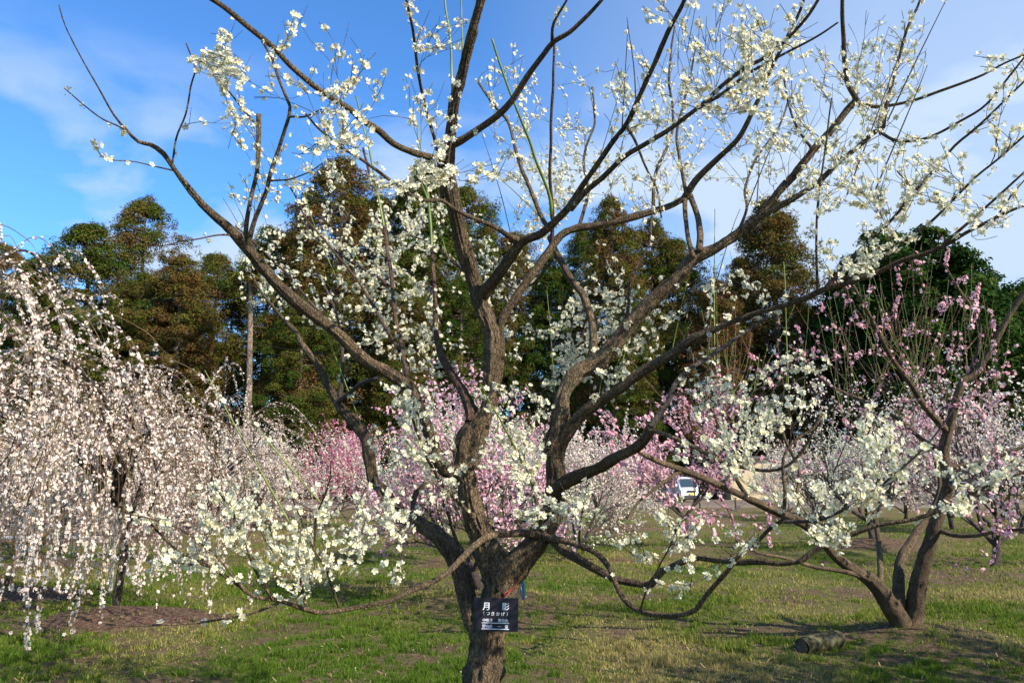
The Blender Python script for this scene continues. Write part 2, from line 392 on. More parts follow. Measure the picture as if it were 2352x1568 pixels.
def blossoms_along(P, dens, start=0.2, spread=0.012, cluster=0.62, wob=0.0):
    """flower positions and facings along a twig; dens = flowers per metre"""
    seg = np.r_[0, np.cumsum(np.linalg.norm(np.diff(P, axis=0), axis=1))]; L = seg[-1]
    n = rng.poisson(max(0.0, dens * L * (1 - start)))
    if n == 0: return np.zeros((0, 3)), np.zeros((0, 3))
    nc = max(1, int(n * cluster)); c = np.sort(rng.uniform(start, 1, nc))
    s = (c[rng.integers(0, nc, n)] + rng.normal(0, 0.012, n)).clip(start, 1) * L
    pos = np.stack([np.interp(s, seg, P[:, i]) for i in range(3)], 1)
    T = np.gradient(P, axis=0); tn = np.stack([np.interp(s, seg, T[:, i]) for i in range(3)], 1); tn /= np.linalg.norm(tn, axis=1)[:, None] + 1e-9
    v = rng.normal(0, 1, (n, 3)); v -= tn * np.einsum("ij,ij->i", v, tn)[:, None]; v /= np.linalg.norm(v, axis=1)[:, None] + 1e-9
    nrm = v + tn * 0.15 + np.array((0.12, -0.10, 0.1)); nrm /= np.linalg.norm(nrm, axis=1)[:, None]
    return pos + v * (spread * rng.uniform(0.5, 1.7, n))[:, None], nrm

# ------------------------------------------------------------------ the near white-flowered plum tree
MT = Skeleton(); LIMBS = []
def ml(key, parent, w0, w1, d1, txt, dens=0, m=None, **k):
    MT.limb(key, parent, w0, w1, d1, txt, **k); LIMBS.append((key, dens, m))
ml("trunk", None, [150.0, 112.0, 90.8, 80.3, 73.3, 70.0, 74.0, 84.0, 62.0, 52.0, 48.0, 44.0, 43.0, 41.8, 41.0, 37.0, 36.0, 37.3, 39.0, 38.0, 36.0, 36.0, 34.0, 35.0, 34.0, 28.0, 25.0, 25.6, 26.0, 25.4, 25.0, 24.0, 22.0], 0, 3.15,
   "1100 1830 1104 1700 1108 1600 1110 1540 1119 1480 1122 1440 1142 1370 1146 1322 1124 1274 1104 1224 1084 1169 1074 1109 1064 1059 1069 1009 1094 974 1122 934 1126 884 1129 834 1129 770 1104 700 1084 630 1064 565 1049 500 1034 425 1029 375 1034 325 1039 280 1044 230 1057 190 1074 115 1089 60 1104 0 1112 -50",
   d0=4.0, mids=[(0.3, 4.0), (0.65, 3.9)], step=0.012)
ml("left_fork", "trunk", [30, 34, 38, 38, 38, 38, 34, 30, 26, 24, 27, 27, 25, 22, 18, 16, 14, 13, 11, 8, 6, 4], 0, 4.5,
   "1104 1452 1084 1425 1071 1369 1049 1299 1024 1249 984 1214 939 1189 904 1164 884 1129 859 1104 849 1054 839 1004 809 964 784 939 765 905 750 880 725 830 690 785 682 765 640 720 600 670 570 615", step=0.013)
ml("right_fork", "trunk", [66, 56, 50, 46, 46, 45, 45, 47, 45, 42, 38, 37, 39, 40, 36, 34, 31, 29, 27, 25, 21, 20, 19, 18, 17, 16, 16, 16], 0, 3.5,
   "1146 1345 1172 1310 1204 1274 1240 1234 1264 1189 1274 1144 1279 1084 1274 1034 1284 984 1289 934 1299 894 1329 854 1374 829 1404 797 1450 742 1500 690 1560 632 1588 598 1633 575 1668 555 1723 515 1758 480 1793 435 1830 395 1868 345 1913 295 1948 250 1968 230", step=0.013, mids=[(0.5, 3.9)])
ml("q", "trunk", [32, 31, 30, 29, 28, 27, 27, 29, 30, 29, 28, 28, 28, 28, 28, 28, 24, 21, 18, 16, 13, 13, 10, 8, 6, 5, 4, 3.5, 3, 2.5], 0, 2.9,
   "1066 1085 1040 1082 1024 1079 999 1044 989 999 969 954 949 909 924 879 889 854 849 834 814 804 770 760 715 720 665 680 615 630 575 580 550 550 515 515 475 480 440 440 405 395 375 352 345 332 318 326 290 298 262 265 225 200 185 130 150 60 135 12", 0)
ml("c", "trunk", [28, 26, 24, 22, 20, 18, 18, 17, 17, 16], 0, 4.0, "1082 1075 1096 1030 1118 960 1138 880 1150 809 1150 740 1184 685 1219 635 1259 580 1289 540 1319 525 1359 520 1409 510 1484 490 1534 475 1573 455")
ml("c_r", "c", 17, 7, 3.3, "1573 455 1598 415 1643 370 1693 320 1718 280 1748 215 1768 165 1793 115 1818 65 1838 25 1852 -15", 6)
ml("c_j1", "c", [12, 11, 14], 0, 3.75, "1573 455 1574 500 1578 540 1592 590", 0)
ml("c_j2", "c", [13, 15, 18], 0, 3.75, "1586 450 1600 490 1607 530 1606 575", 0)
ml("y", "trunk", [30, 28, 25, 24, 20, 18, 17, 15, 14, 13, 13, 13, 12, 12, 11, 10], 0, 2.8,
   "1104 682 1134 645 1174 590 1199 555 1244 535 1289 495 1314 465 1339 425 1374 375 1404 330 1439 285 1469 220 1504 145 1534 75 1568 10 1580 -25", 3)
ml("y2", "y", 15, 8, 2.3, "1310 480 1345 440 1384 408 1434 360 1484 330 1534 300 1568 275 1618 235 1668 190 1713 155 1753 135 1800 98 1850 45 1885 -10", 9)
ml("y3", "y", [14, 11, 10, 9, 7, 5], 0, 2.35, "1192 552 1165 540 1134 520 1084 500 1044 480 1014 460 974 460 934 440 884 405 834 370 784 340 745 305 705 262", 14)
ml("y4", "y2", 10, 5, 2.3, "1600 250 1660 215 1715 172 1790 130 1868 90 1925 52", 14)
ml("e", "trunk", [18, 17, 16, 15, 15, 14, 14, 14], 0, 2.7, "1024 370 984 360 949 350 904 330 869 300 834 275 804 250 770 230 725 200 665 150 620 105 575 65 530 30 488 0 455 -25", 3)
ml("f", "trunk", [10, 9, 8, 7], 0, 2.7, "1016 455 1009 380 999 320 979 250 959 165 949 75 930 -15", 26)
ml("g", "trunk", [20, 18, 17, 16, 14, 12, 9], 0, 3.1, "1040 330 1060 322 1094 300 1144 265 1179 225 1209 180 1249 125 1272 97 1309 75 1339 45 1390 -8", 2)
ml("g2", "g", 9, 5, 3.0, "1269 98 1269 65 1279 40 1304 0 1310 -20", 25)
ml("h", "c", [10, 9, 7, 6], 0, 3.6, "1268 560 1269 490 1264 400 1264 300 1269 200 1272 100", 6, "red")
ml("hg", "h", [9, 8, 7, 6, 6], 0, 3.4, "1268 500 1262 450 1244 400 1214 320 1184 240 1154 165 1129 90", 0, "green")
ml("i", "h", [12, 11, 10, 8, 7, 6], 0, 4.1, "1262 530 1240 490 1219 440 1194 375 1174 300 1160 270 1134 240 1098 190", 16)
ml("k1", "right_fork", [13, 12, 11, 10], 0, 3.2, "1968 230 1948 195 1940 150 1938 100 1935 50 1935 -15", 0)
ml("k2", "right_fork", [10, 8, 8, 6, 5], 0, 2.9, "1965 232 2008 245 2058 240 2108 228 2158 210 2208 192 2258 172 2308 145 2375 118", 5)
ml("l", "right_fork", [15, 15, 14, 13, 12], 0, 3.4, "1745 498 1798 470 1848 440 1893 405 1928 370 1968 340 2008 305 2028 295", 4)
ml("l1", "l", [9, 8, 6], 0, 3.2, "2028 295 2038 235 2053 175 2068 120 2083 70 2108 15 2118 -20", 30)
ml("l2", "l", [8, 7, 6, 5], 0, 2.7, "2020 302 2040 316 2068 325 2118 320 2158 305 2203 280 2253 250 2288 215 2318 175 2370 110", 26)
ml("j", "right_fork", [22, 20, 18, 17, 15], 0, 4.2, "1352 845 1362 800 1359 740 1344 685 1314 645 1284 590 1262 545", 6)
ml("m", "right_fork", [30, 28, 27, 25, 25, 24, 23, 23, 22, 24, 13, 13, 13, 14, 14, 13, 12, 11, 10, 9, 9, 8, 7, 6], 0, 2.7,
   "1282 1030 1304 989 1339 949 1384 919 1419 894 1459 864 1499 839 1534 819 1568 794 1598 776 1658 750 1718 725 1788 705 1848 685 1893 665 1958 645 2018 625 2068 600 2118 585 2168 565 2218 535 2268 510 2318 485 2375 465", 2)
ml("m1", "m", [9, 8, 7, 5], 0, 2.6, "1893 665 1968 580 2043 510 2093 450 2143 395 2193 335 2223 310 2268 270 2370 170", 38)
ml("m2", "m", [9, 8, 6, 5], 0, 2.5, "1925 652 2018 585 2093 545 2143 505 2193 455 2243 405 2293 365 2375 292", 42)
ml("m3", "m", [8, 7, 5], 0, 2.6, "2168 560 2243 495 2293 450 2375 375", 42)
ml("m4", "m", [7, 6, 5, 4], 0, 3.0, "1878 668 1875 575 1878 475 1888 400 1898 320 1910 225", 24)
ml("m5", "m", [5, 4, 3], 0, 2.6, "2290 497 2330 440 2375 390", 60)
ml("n", "right_fork", [34, 32, 30, 27, 26, 24, 22], 0, 3.25, "1264 1160 1284 1118 1324 1094 1374 1074 1419 1049 1459 1029 1484 1004 1494 979", 0)
ml("n1", "n", [14, 12, 10, 8], 0, 3.4, "1494 980 1504 965 1534 924 1549 884 1580 850 1640 812 1700 770 1762 728", 10, "grey")
ml("n2", "n", [11, 10, 9, 8, 6], 0, 2.8, "1486 985 1520 995 1568 1014 1618 1039 1668 1064 1718 1074 1768 1079 1808 1069 1843 1034 1868 989 1885 940", 22)
ml("o", "right_fork", [22, 20, 18, 17, 16, 15, 15, 14, 12, 10], 0, 3.1, "1250 1222 1272 1240 1294 1264 1329 1284 1374 1309 1414 1329 1459 1339 1494 1342 1522 1312 1568 1289 1593 1279 1643 1284 1693 1291 1743 1289 1793 1294 1838 1289", 0)
ml("o1", "o", [12, 12, 11, 9, 7, 6], 0, 2.7, "1838 1289 1878 1259 1918 1237 1948 1230 2018 1204 2093 1194 2168 1169 2243 1129 2293 1104 2370 1078", 12)
ml("p", "right_fork", [16, 15, 14, 12, 12, 12, 11, 10, 10], 0, 2.9, "1262 1200 1249 1229 1290 1240 1324 1249 1369 1269 1399 1304 1409 1334 1424 1364 1444 1389 1484 1409 1529 1414 1568 1409 1598 1399 1628 1359 1668 1314 1703 1269 1738 1244 1768 1214 1798 1194", 3)
ml("p1", "p", [8, 9, 7, 5], 0, 2.8, "1798 1194 1803 1134 1798 1054 1828 1009 1868 984 1890 950", 12)
ml("p2", "p", [8, 7, 5, 4], 0, 2.6, "1798 1197 1868 1196 1918 1180 1990 1140 2060 1085 2130 1020 2190 940", 34, "grey")
ml("r", "right_fork", [17, 17, 15, 14, 12, 11, 10, 9], 0, 2.75,
   "1255 1232 1204 1224 1164 1226 1129 1229 1094 1249 1064 1279 1034 1309 994 1335 934 1360 894 1380 834 1390 784 1400 725 1406 695 1400", 0)
ml("r1", "r", [10, 9, 8, 6, 5], 0, 2.5, "730 1406 695 1397 645 1381 585 1371 550 1349 515 1324 475 1299 435 1279 400 1254 360 1219 330 1190", 24)
ml("r2", "r1", [6, 5, 4], 0, 2.6, "640 1384 575 1409 505 1421 450 1429 350 1434 240 1434", 12)
ml("r3", "r", [8, 6, 5, 4], 0, 2.55, "706 1400 690 1330 715 1270 726 1190 752 1120 760 1060", 20)
ml("r4", "r1", [7, 5, 4], 0, 2.5, "628 1378 585 1310 560 1245 530 1180 490 1120", 40)
ml("r5", "r1", [6, 5, 4], 0, 2.45, "560 1352 480 1260 420 1215 350 1195 285 1180", 46)
ml("r6", "r", [6, 5, 4], 0, 2.6, "780 1398 745 1300 700 1210 670 1140 655 1080", 34)
ml("s", "q", [12, 11, 10, 9, 8, 6], 0, 4.4, "945 915 935 860 919 784 904 700 894 600 884 525 869 460 849 400 835 340", 14, "red")
ml("s2", "trunk", [26, 20, 16, 12, 10, 9, 8], 0, 4.3, "1084 970 1084 949 1064 899 1029 844 1004 784 999 675 994 600 989 520", 6, "red")
ml("s3", "s2", [8, 7, 6, 5], 0, 4.2, "989 525 984 470 969 425 954 365", 0, "green")
ml("s4", "trunk", [8, 7, 6, 5], 0, 3.5, "1040 260 1039 200 1034 90 1020 -20", 6, "green")
ml("s5", "trunk", [6, 5, 4], 0, 3.5, "1044 225 1060 140 1058 -15", 0, "green")
ml("s6", "s", [6, 5, 4], 0, 4.3, "884 530 872 470 850 350 815 220", 0, "green")
ml("s7", "s2", [6, 5, 4], 0, 4.3, "992 570 986 480 966 360 958 290", 0, "green")
ml("q1", "q", [12, 11, 10, 8, 6], 0, 3.1, "568 568 585 505 610 440 630 370 655 300 665 265 667 245 645 185 620 125 602 95", 8)
ml("q2", "q", [12, 11, 10, 11, 14], 0, 3.4, "562 560 567 510 575 450 590 390 595 325 595 263", 12)
ml("q2b", "q2", [6, 5, 4], 0, 3.1, "592 290 550 240 505 180 470 125", 60)
ml("q3", "q", [5, 5, 4], 0, 3.1, "395 382 405 320 425 265 440 200 452 155 430 100", 22)
ml("q4", "q", [5, 4, 3], 0, 3.2, "540 540 500 540 460 548 420 554 372 566", 10)
ml("q5", "q", [4, 3, 3], 0, 2.8, "400 392 345 380 300 370 250 366 228 350 214 320", 22)
ml("q6", "q", [5, 4, 3], 0, 2.8, "310 318 280 294 240 275 200 245 165 215 150 202", 30)
ml("q7", "q1", [5, 4, 3], 0, 2.9, "622 415 665 412 700 400 740 375", 14)
ml("q8", "q1", [6, 4], 0, 2.9, "667 268 700 268 740 252", 10)
ml("a3", "left_fork", [13, 10, 8, 6, 5, 4], 0, 4.4, "778 935 784 890 787 864 787 818 777 746 766 700 741 649 728 630", 14, "grey")
ml("a6", "left_fork", [12, 11, 10], 0, 4.1, "770 928 800 905 830 880 868 868", 4, "grey")
ml("w1", "s", [9, 8, 7, 6, 5, 5, 4], 0, 4.6, "918 806 884 751 853 695 828 651 777 587 736 541 705 505 684 459 655 412", 8, "red")
ml("w2", "s", [8, 7, 6, 5, 4], 0, 4.8, "890 655 864 633 828 613 792 592 746 561 715 536 690 500", 40, "red")
ml("w3", "q", [8, 7, 6, 5, 4, 4], 0, 4.3, "740 725 705 684 664 633 638 608 582 556 540 520", 14, "red")
ml("w4", "c", [9, 8, 7, 5, 4], 0, 4.6, "1140 740 1110 680 1080 640 1040 600 990 560 940 540", 44, "red")
ml("w5", "j", [8, 7, 6, 5, 4], 0, 4.7, "1280 585 1250 620 1225 650 1190 665 1150 640 1130 590", 30, "red")
ml("w6", "right_fork", [9, 8, 6, 5], 0, 4.5, "1404 800 1440 720 1450 640 1490 560 1500 470", 10, "red")
ml("w7", "c", [9, 8, 6, 5], 0, 4.4, "1330 522 1350 440 1340 360 1365 280 1360 200", 30)
ml("w8", "c", [9, 8, 7, 6, 5], 0, 4.2, "1500 485 1505 400 1540 320 1545 250 1535 180 1550 60", 12)
ml("w9", "c_r", [9, 8, 6, 5], 0, 3.9, "1575 440 1560 360 1555 300 1580 200 1600 100", 12)
ml("a4", "left_fork", [7, 6, 5, 4], 0, 3.0, "860 1090 870 1130 894 1175 914 1234 919 1289 905 1330", 18)
ml("a5", "left_fork", [14, 13, 11], 0, 4.4, "948 1185 952 1140 970 1118 1000 1103", 0)
ml("t1", "trunk", [10, 8, 7], 0, 3.2, "1090 1200 1070 1170 1030 1130 1000 1090 975 1040 950 960", 16)
ml("t2", "right_fork", [7, 6, 5, 4], 0, 3.0, "1235 1215 1225 1120 1180 1020 1140 950 1100 885", 16, "green")
ml("u1", "right_fork", [8, 6, 5], 0, 4.4, "1690 545 1715 480 1712 430 1740 360 1790 290 1815 220", 8)
ml("u2", "right_fork", [8, 6, 5], 0, 3.6, "1868 345 1835 300 1812 240 1800 180", 14)
ml("u3", "y", [8, 6, 5], 0, 3.2, "1440 290 1462 330 1480 380 1510 440 1520 500", 10)
ml("v1", "p", [5, 4, 3], 0, 2.7, "1470 1402 1490 1340 1510 1310 1540 1250 1555 1215", 12)
ml("v2", "p", [6, 5, 4], 0, 2.7, "1340 1262 1330 1235 1335 1180 1350 1110", 20)

BM = {None: BARK, "green": SHOOT, "red": BARK_R, "grey": BARK_G}
base = np.array(pt(1100, 1830, 4.0)); base[2] = 0.0
plum = empty("plum_tree", tuple(base))
tag(plum, "large near plum tree with white blossoms, its forked trunk carrying the black name board", "tree")
fl_p, fl_n = [], []
def own(o): rebase(o, base); return o
for key, dens, m in LIMBS:
    P, r = MT.limbs[key]
    big = r.max() > 0.022
    mb = MB(); sides = 72 if key == "trunk" else (44 if big else (12 if r.max() > 0.010 else 7))
    if not big:
        Pj = P.copy(); Pj[2:] += (vnoise(P[2:] * 9, 1)[:, None] - 0.5) * np.minimum(1, np.linspace(0, 3, len(P) - 2))[:, None] * 0.012 * np.array((1, 1, 0.6)); P = Pj
    tube(mb, P, r, sides, rough=0.42 if big else (0.22 if r.max() > 0.01 else 0.12), seed=hash(len(key) * 7.1) % 9, flare=0.0 if key in ("trunk",) else 0.25, fs=11.0 if big else 5.0, rf=6.0 if big else 3.2)
    if key == "trunk":       # pruning scars and burls
        for (sx, sy, sr) in ((1122, 1405, .02), (1098, 1180, .018), (1135, 1560, .014), (1090, 1040, .016)):
            q = MT.px[key]; k = np.argmin(np.linalg.norm(q[:, :2] - (sx, sy), axis=1)); a = rng.uniform(3.6, 5.6)
            dv = np.array((math.cos(a), math.sin(a), 0.1)); c = P[k] + dv * r[k] * 0.75
            tube(mb, np.array([c, c + dv * sr, c + dv * sr * 1.5]), np.array([sr * 1.2, sr, sr * .7]), 12, rough=0.2)
    if key == "m":           # cut stub where the bough was pruned
        k = np.argmin(np.linalg.norm(MT.px[key][:, :2] - (1590, 780), axis=1)); c = P[k]
        tube(mb, np.array([c, c + (0.02, 0, -0.004), c + (0.035, 0.01, -0.006)]), np.array([.024, .023, .018]), 14, rough=0.1)
    nm = "trunk" if key == "trunk" else ("shoot" if m == "green" else "branch")
    own(mb.build(nm, BM[m], plum))
    if dens:
        a, b = blossoms_along(P, dens * 1.7, 0.10, 0.008 + r.mean(), cluster=.5); fl_p.append(a); fl_n.append(b)

# regions where flowering twigs end: x, y, half-width, half-height, distance, how many, flowers per metre
REG = [(760, 300, 90, 130, 2.45, 26, 46), (820, 170, 70, 90, 2.6, 12, 42), (1000, 260, 60, 150, 2.6, 20, 44), (1000, 90, 80, 70, 2.9, 9, 30), (1040, 380, 60, 40, 2.8, 7, 44),
       (1130, 400, 50, 50, 2.7, 4, 60), (900, 420, 80, 30, 2.8, 8, 26), (700, 130, 90, 110, 2.7, 12, 30), (490, 130, 60, 60, 2.9, 12, 55), (540, 260, 50, 90, 3.1, 9, 40), (610, 400, 80, 110, 3.5, 12, 24),
       (700, 420, 60, 60, 4.4, 9, 28),
       (570, 1170, 110, 80, 2.45, 34, 55), (480, 1130, 40, 60, 2.5, 8, 50), (640, 1260, 90, 60, 2.5, 22, 55), (760, 1200, 100, 110, 2.7, 24, 42), (880, 1180, 80, 90, 3.0, 14, 34), (390, 1270, 100, 50, 2.5, 10, 46), (700, 1330, 60, 25, 2.6, 4, 40),
       (840, 1320, 120, 30, 2.7, 6, 26), (930, 960, 80, 110, 3.5, 22, 40), (980, 1060, 90, 80, 3.5, 14, 34),
       (1180, 960, 90, 90, 3.6, 15, 36), (1190, 1040, 80, 70, 3.4, 15, 40), (1240, 1150, 60, 60, 2.9, 9, 46), (1350, 1150, 50, 60, 2.8, 5, 40), (1420, 1200, 60, 40, 2.8, 3, 36), (1480, 1290, 40, 30, 2.8, 2, 30),
       (880, 580, 110, 120, 4.9, 60, 46), (960, 500, 90, 60, 5.0, 26, 42), (650, 600, 100, 90, 4.9, 24, 34), (760, 520, 60, 70, 4.8, 12, 30), (920, 720, 90, 100, 4.7, 44, 44), (740, 690, 90, 60, 4.6, 12, 26), (600, 650, 50, 60, 4.8, 8, 30),
       (1000, 800, 70, 70, 4.4, 18, 34), (1150, 620, 80, 90, 4.8, 26, 32), (1190, 340, 60, 90, 4.3, 20, 30), (1170, 190, 60, 90, 4.2, 12, 30), (1250, 440, 60, 100, 4.6, 26, 34), (1320, 360, 70, 90, 4.6, 20, 32), (1290, 230, 60, 90, 4.4, 8, 20), (1230, 500, 50, 60, 4.7, 14, 30),
       (1180, 760, 60, 80, 4.6, 14, 24), (1340, 760, 60, 100, 4.6, 36, 44), (1280, 850, 60, 60, 4.4, 16, 40), (1420, 730, 50, 90, 4.6, 12, 30),
       (1450, 230, 60, 110, 3.2, 18, 30), (1420, 420, 50, 60, 4.2, 10, 24), (1390, 620, 50, 80, 4.8, 10, 14),
       (1640, 150, 120, 120, 2.7, 34, 34), (1730, 220, 90, 110, 2.9, 26, 34), (1540, 240, 70, 130, 4.0, 22, 26), (1600, 330, 80, 100, 4.3, 24, 24), (1760, 110, 60, 80, 2.3, 10, 56), (1690, 60, 80, 60, 2.8, 12, 36), (1540, 30, 60, 50, 2.5, 6, 46), (1830, 60, 60, 70, 2.6, 10, 40),
       (1800, 330, 80, 100, 3.8, 20, 22), (1730, 400, 70, 70, 4.2, 12, 16), (1500, 420, 80, 60, 4.5, 14, 20), (1880, 200, 80, 120, 3.5, 16, 24), (1990, 150, 60, 120, 3.4, 20, 28), (2080, 110, 70, 100, 3.3, 18, 26), (2010, 300, 80, 90, 3.3, 18, 28), (1900, 380, 80, 80, 3.4, 16, 24),
       (1960, 430, 80, 60, 3.0, 16, 30), (2080, 400, 90, 60, 2.9, 16, 30), (2150, 420, 90, 90, 2.6, 14, 36), (2270, 480, 70, 70, 2.5, 9, 44), (2300, 260, 60, 80, 2.6, 8, 34), (2040, 520, 80, 60, 2.8, 8, 30), (1950, 590, 80, 50, 2.8, 8, 40), (2320, 180, 30, 60, 2.7, 3, 30), (2240, 140, 20, 20, 2.6, 2, 60),
       (1700, 660, 90, 60, 3.7, 10, 24), (1500, 700, 50, 60, 4.2, 8, 16), (1600, 700, 70, 80, 4.0, 10, 10), (1480, 780, 60, 60, 4.0, 14, 30), (1400, 870, 60, 60, 3.9, 14, 34),
       (1770, 930, 90, 60, 3.2, 15, 36), (1840, 860, 70, 60, 3.4, 10, 36), (1700, 990, 90, 60, 3.1, 14, 34), (1640, 900, 70, 60, 3.4, 12, 34), (1600, 1060, 90, 60, 3.0, 6, 26), (1720, 1090, 60, 50, 2.8, 6, 38),
       (1880, 1120, 110, 60, 2.55, 18, 50), (1990, 1110, 90, 60, 2.55, 15, 48), (2040, 1040, 60, 60, 2.6, 14, 50), (2110, 1060, 60, 60, 2.6, 10, 50), (1900, 1230, 60, 40, 2.6, 12, 60), (1740, 1220, 50, 40, 2.7, 4, 40), (1660, 1270, 60, 30, 2.8, 2, 30), (2210, 1120, 30, 60, 2.5, 12, 80), (2310, 1050, 40, 60, 2.5, 8, 50), (2000, 980, 60, 50, 2.8, 10, 36),
       (1560, 1180, 70, 60, 2.8, 8, 36), (1590, 1340, 80, 50, 2.8, 3, 24)]
def gap(x, y): return (1550 < x < 1640 and 1090 < y < 1165) or (1690 < x < 1790 and 1055 < y < 1120)   # the photo looks through to the van and the cream wall here
MT.index()
tw = {None: MB(), "green": MB()}
# all tips, the nearest to the boughs first so that longer twigs can spring from them
tips = []
for (cx, cy, rx, ry, d, n, dens) in REG:
    for _ in range(int(n * ((1.2 if cy > 900 else 1.5) if d < 2.75 else 2.5))):
        a = rng.uniform(0, 6.283); q = rng.uniform(0, 1) ** .6
        X_, Y_ = cx + 1.12 * rx * q * math.cos(a), cy + 1.05 * ry * q * math.sin(a)
        if gap(X_, Y_): continue
        tips.append((pt(X_, Y_, d * rng.uniform(0.93, 1.07)), dens, d))
dist = [np.min(np.linalg.norm(MT.N - t[0], axis=1)) for t in tips]
for k in np.argsort(dist):
    tip, dens, d = tips[k]
    w = twig_path(MT, tip, 0.0009 + 0.0003 * rnd.random(), jit=.012, up=.45)
    if w is None: continue
    P, r = w; MT.attach(P, r); L = np.linalg.norm(P[-1] - P[0])
    g = rnd.random() < 0.09 and L > 0.25; mbk = tw["green" if g else None]
    tube(mbk, P, r, 5)
    Ls = min(L * .9, rng.uniform(.16, .45))
    f = rnd.choice((.15, .6, .9, 1.1, 1.3)) * (.2 if g else 1)
    a, b = blossoms_along(P, dens * f * (1.3 if d < 2.8 else 1.75), 1 - Ls / L, .0075, cluster=.75); fl_p.append(a); fl_n.append(b)
    for _ in range(int(L * 8)):                      # short side spurs
        i = rng.integers(max(1, len(P) // 4), len(P)); v = rng.normal(0, 1, 3); v[2] = abs(v[2]); v /= np.linalg.norm(v); l = rng.uniform(.015, .10)
        S_ = np.array([P[i], P[i] + v * l * .5, P[i] + v * l + (0, 0, l * .2)]); tube(mbk, S_, np.array([.0013, .0010, .0007]), 4)
        if rnd.random() < dens / 80: a, b = blossoms_along(S_, 50, .3, .008); fl_p.append(a); fl_n.append(b)
    if L > .2 and rnd.random() < .45:                # a fine bare or budded shoot running on upward
        side = tip[0] / max(1.0, tip[1]); v = np.array((side * .9 + rng.normal(0, .2), rng.normal(0, .2), 1.)); v /= np.linalg.norm(v); l = rng.uniform(.10, .38); i = rng.integers(len(P) // 3, len(P))
        S_ = np.array([P[i], P[i] + v * l * .5 + rng.normal(0, .008, 3), P[i] + v * l]); tube(tw["green" if rnd.random() < .3 else None], S_, np.array([.0014, .0011, .0007]), 4); a, b = blossoms_along(S_, dens * rnd.choice((.1, .3, .9)), .15, .006, cluster=.9); fl_p.append(a); fl_n.append(b)
# straight upright water shoots, mostly bare
for (x0, y0, x1, y1, d, gr) in [(1415, 300, 1442, 50, 3.3, 0), (1370, 560, 1445, 150, 4.0, 0), (600, 700, 512, 455, 4.8, 0), (1000, 590, 960, 370, 4.5, 1), (760, 620, 690, 420, 4.6, 1), (1180, 480, 1135, 400, 4.3, 1), (1640, 840, 1642, 480, 4.0, 1), (1680, 760, 1700, 480, 4.1, 0),
        (1560, 800, 1600, 560, 4.1, 1), (2000, 420, 2130, 150, 3.0, 0), (2060, 240, 2178, -10, 3.1, 0), (1980, 420, 2080, 90, 3.2, 0), (1780, 850, 1800, 600, 3.8, 1), (1420, 900, 1440, 640, 4.3, 1), (1540, 880, 1500, 650, 4.2, 1), (620, 1110, 470, 850, 2.8, 1), (700, 1130, 560, 950, 2.8, 1), (1740, 470, 1740, 290, 4.2, 0), (1180, 540, 1105, 300, 4.4, 0), (930, 640, 770, 460, 4.5, 1), (780, 1000, 720, 700, 4.4, 1),
        (1700, 470, 1830, 190, 3.9, 0), (1480, 230, 1440, 40, 3.2, 0), (880, 690, 800, 560, 4.6, 1), (1260, 880, 1255, 660, 4.4, 1)]:
    P, r = resample([pt(x0, y0, d), pt((x0 + x1) / 2 + rnd.uniform(-6, 6), (y0 + y1) / 2, d * .98), pt(x1, y1, d * 0.96)], [.0032, .0026, .0014], 0.05)
    k = np.argmin(np.linalg.norm(MT.N - P[0], axis=1) + 3 * np.maximum(0, MT.N[:, 2] - P[0][2] + .03)); c = MT.N[k]
    P = P + (c - P[0]) * np.linspace(1, 0, len(P))[:, None] ** .8
    tube(tw["green" if gr else None], P, r, 6)
    a, b = blossoms_along(P, 9, 0.3, 0.006); fl_p.append(a); fl_n.append(b)
o = own(tw[None].build("twigs", BARK_G, plum)); tag(o, kind="stuff")
o = own(tw["green"].build("green_twigs", SHOOT, plum)); tag(o, kind="stuff")

fp = np.concatenate(fl_p); fn = np.concatenate(fl_n); print("main blossoms", len(fp))
order = np.argsort(fp[:, 1]); fp = fp[order]; fn = fn[order]
isbud = rng.uniform(0, 1, len(fp)) < 0.20
MATS_W = [P_WHITE, CENTRE, CALYX_G, BUD_G]
size = rng.uniform(0.0102, 0.0140, len(fp))
inframe = (np.abs(fp[:, 0] / fp[:, 1]) < 0.62)
near = [i for i in range(len(fp)) if inframe[i] and not isbud[i] and (fp[i, 2] - EYE) / fp[i, 1] < 0.60][:100]
for i in near:
    mb = MB(); scatter(mb, FLOWER, fp[i:i + 1], fn[i:i + 1], size[i:i + 1]); own(mb.build("blossom", MATS_W, plum))
rest = np.ones(len(fp), bool); rest[near] = False
mb = MB(); cupm = rng.uniform(0, 1, len(fp)) < 0.3
k = rest & ~isbud & ~cupm; scatter(mb, FLOWER, fp[k], fn[k], size[k])
k = rest & ~isbud & cupm; scatter(mb, FLOWER_C, fp[k], fn[k], size[k] * 0.9)
k = rest & isbud; scatter(mb, BUD, fp[k], fn[k], size[k] * 0.55)
o = own(mb.build("blossoms", MATS_W, plum)); tag(o, kind="stuff")
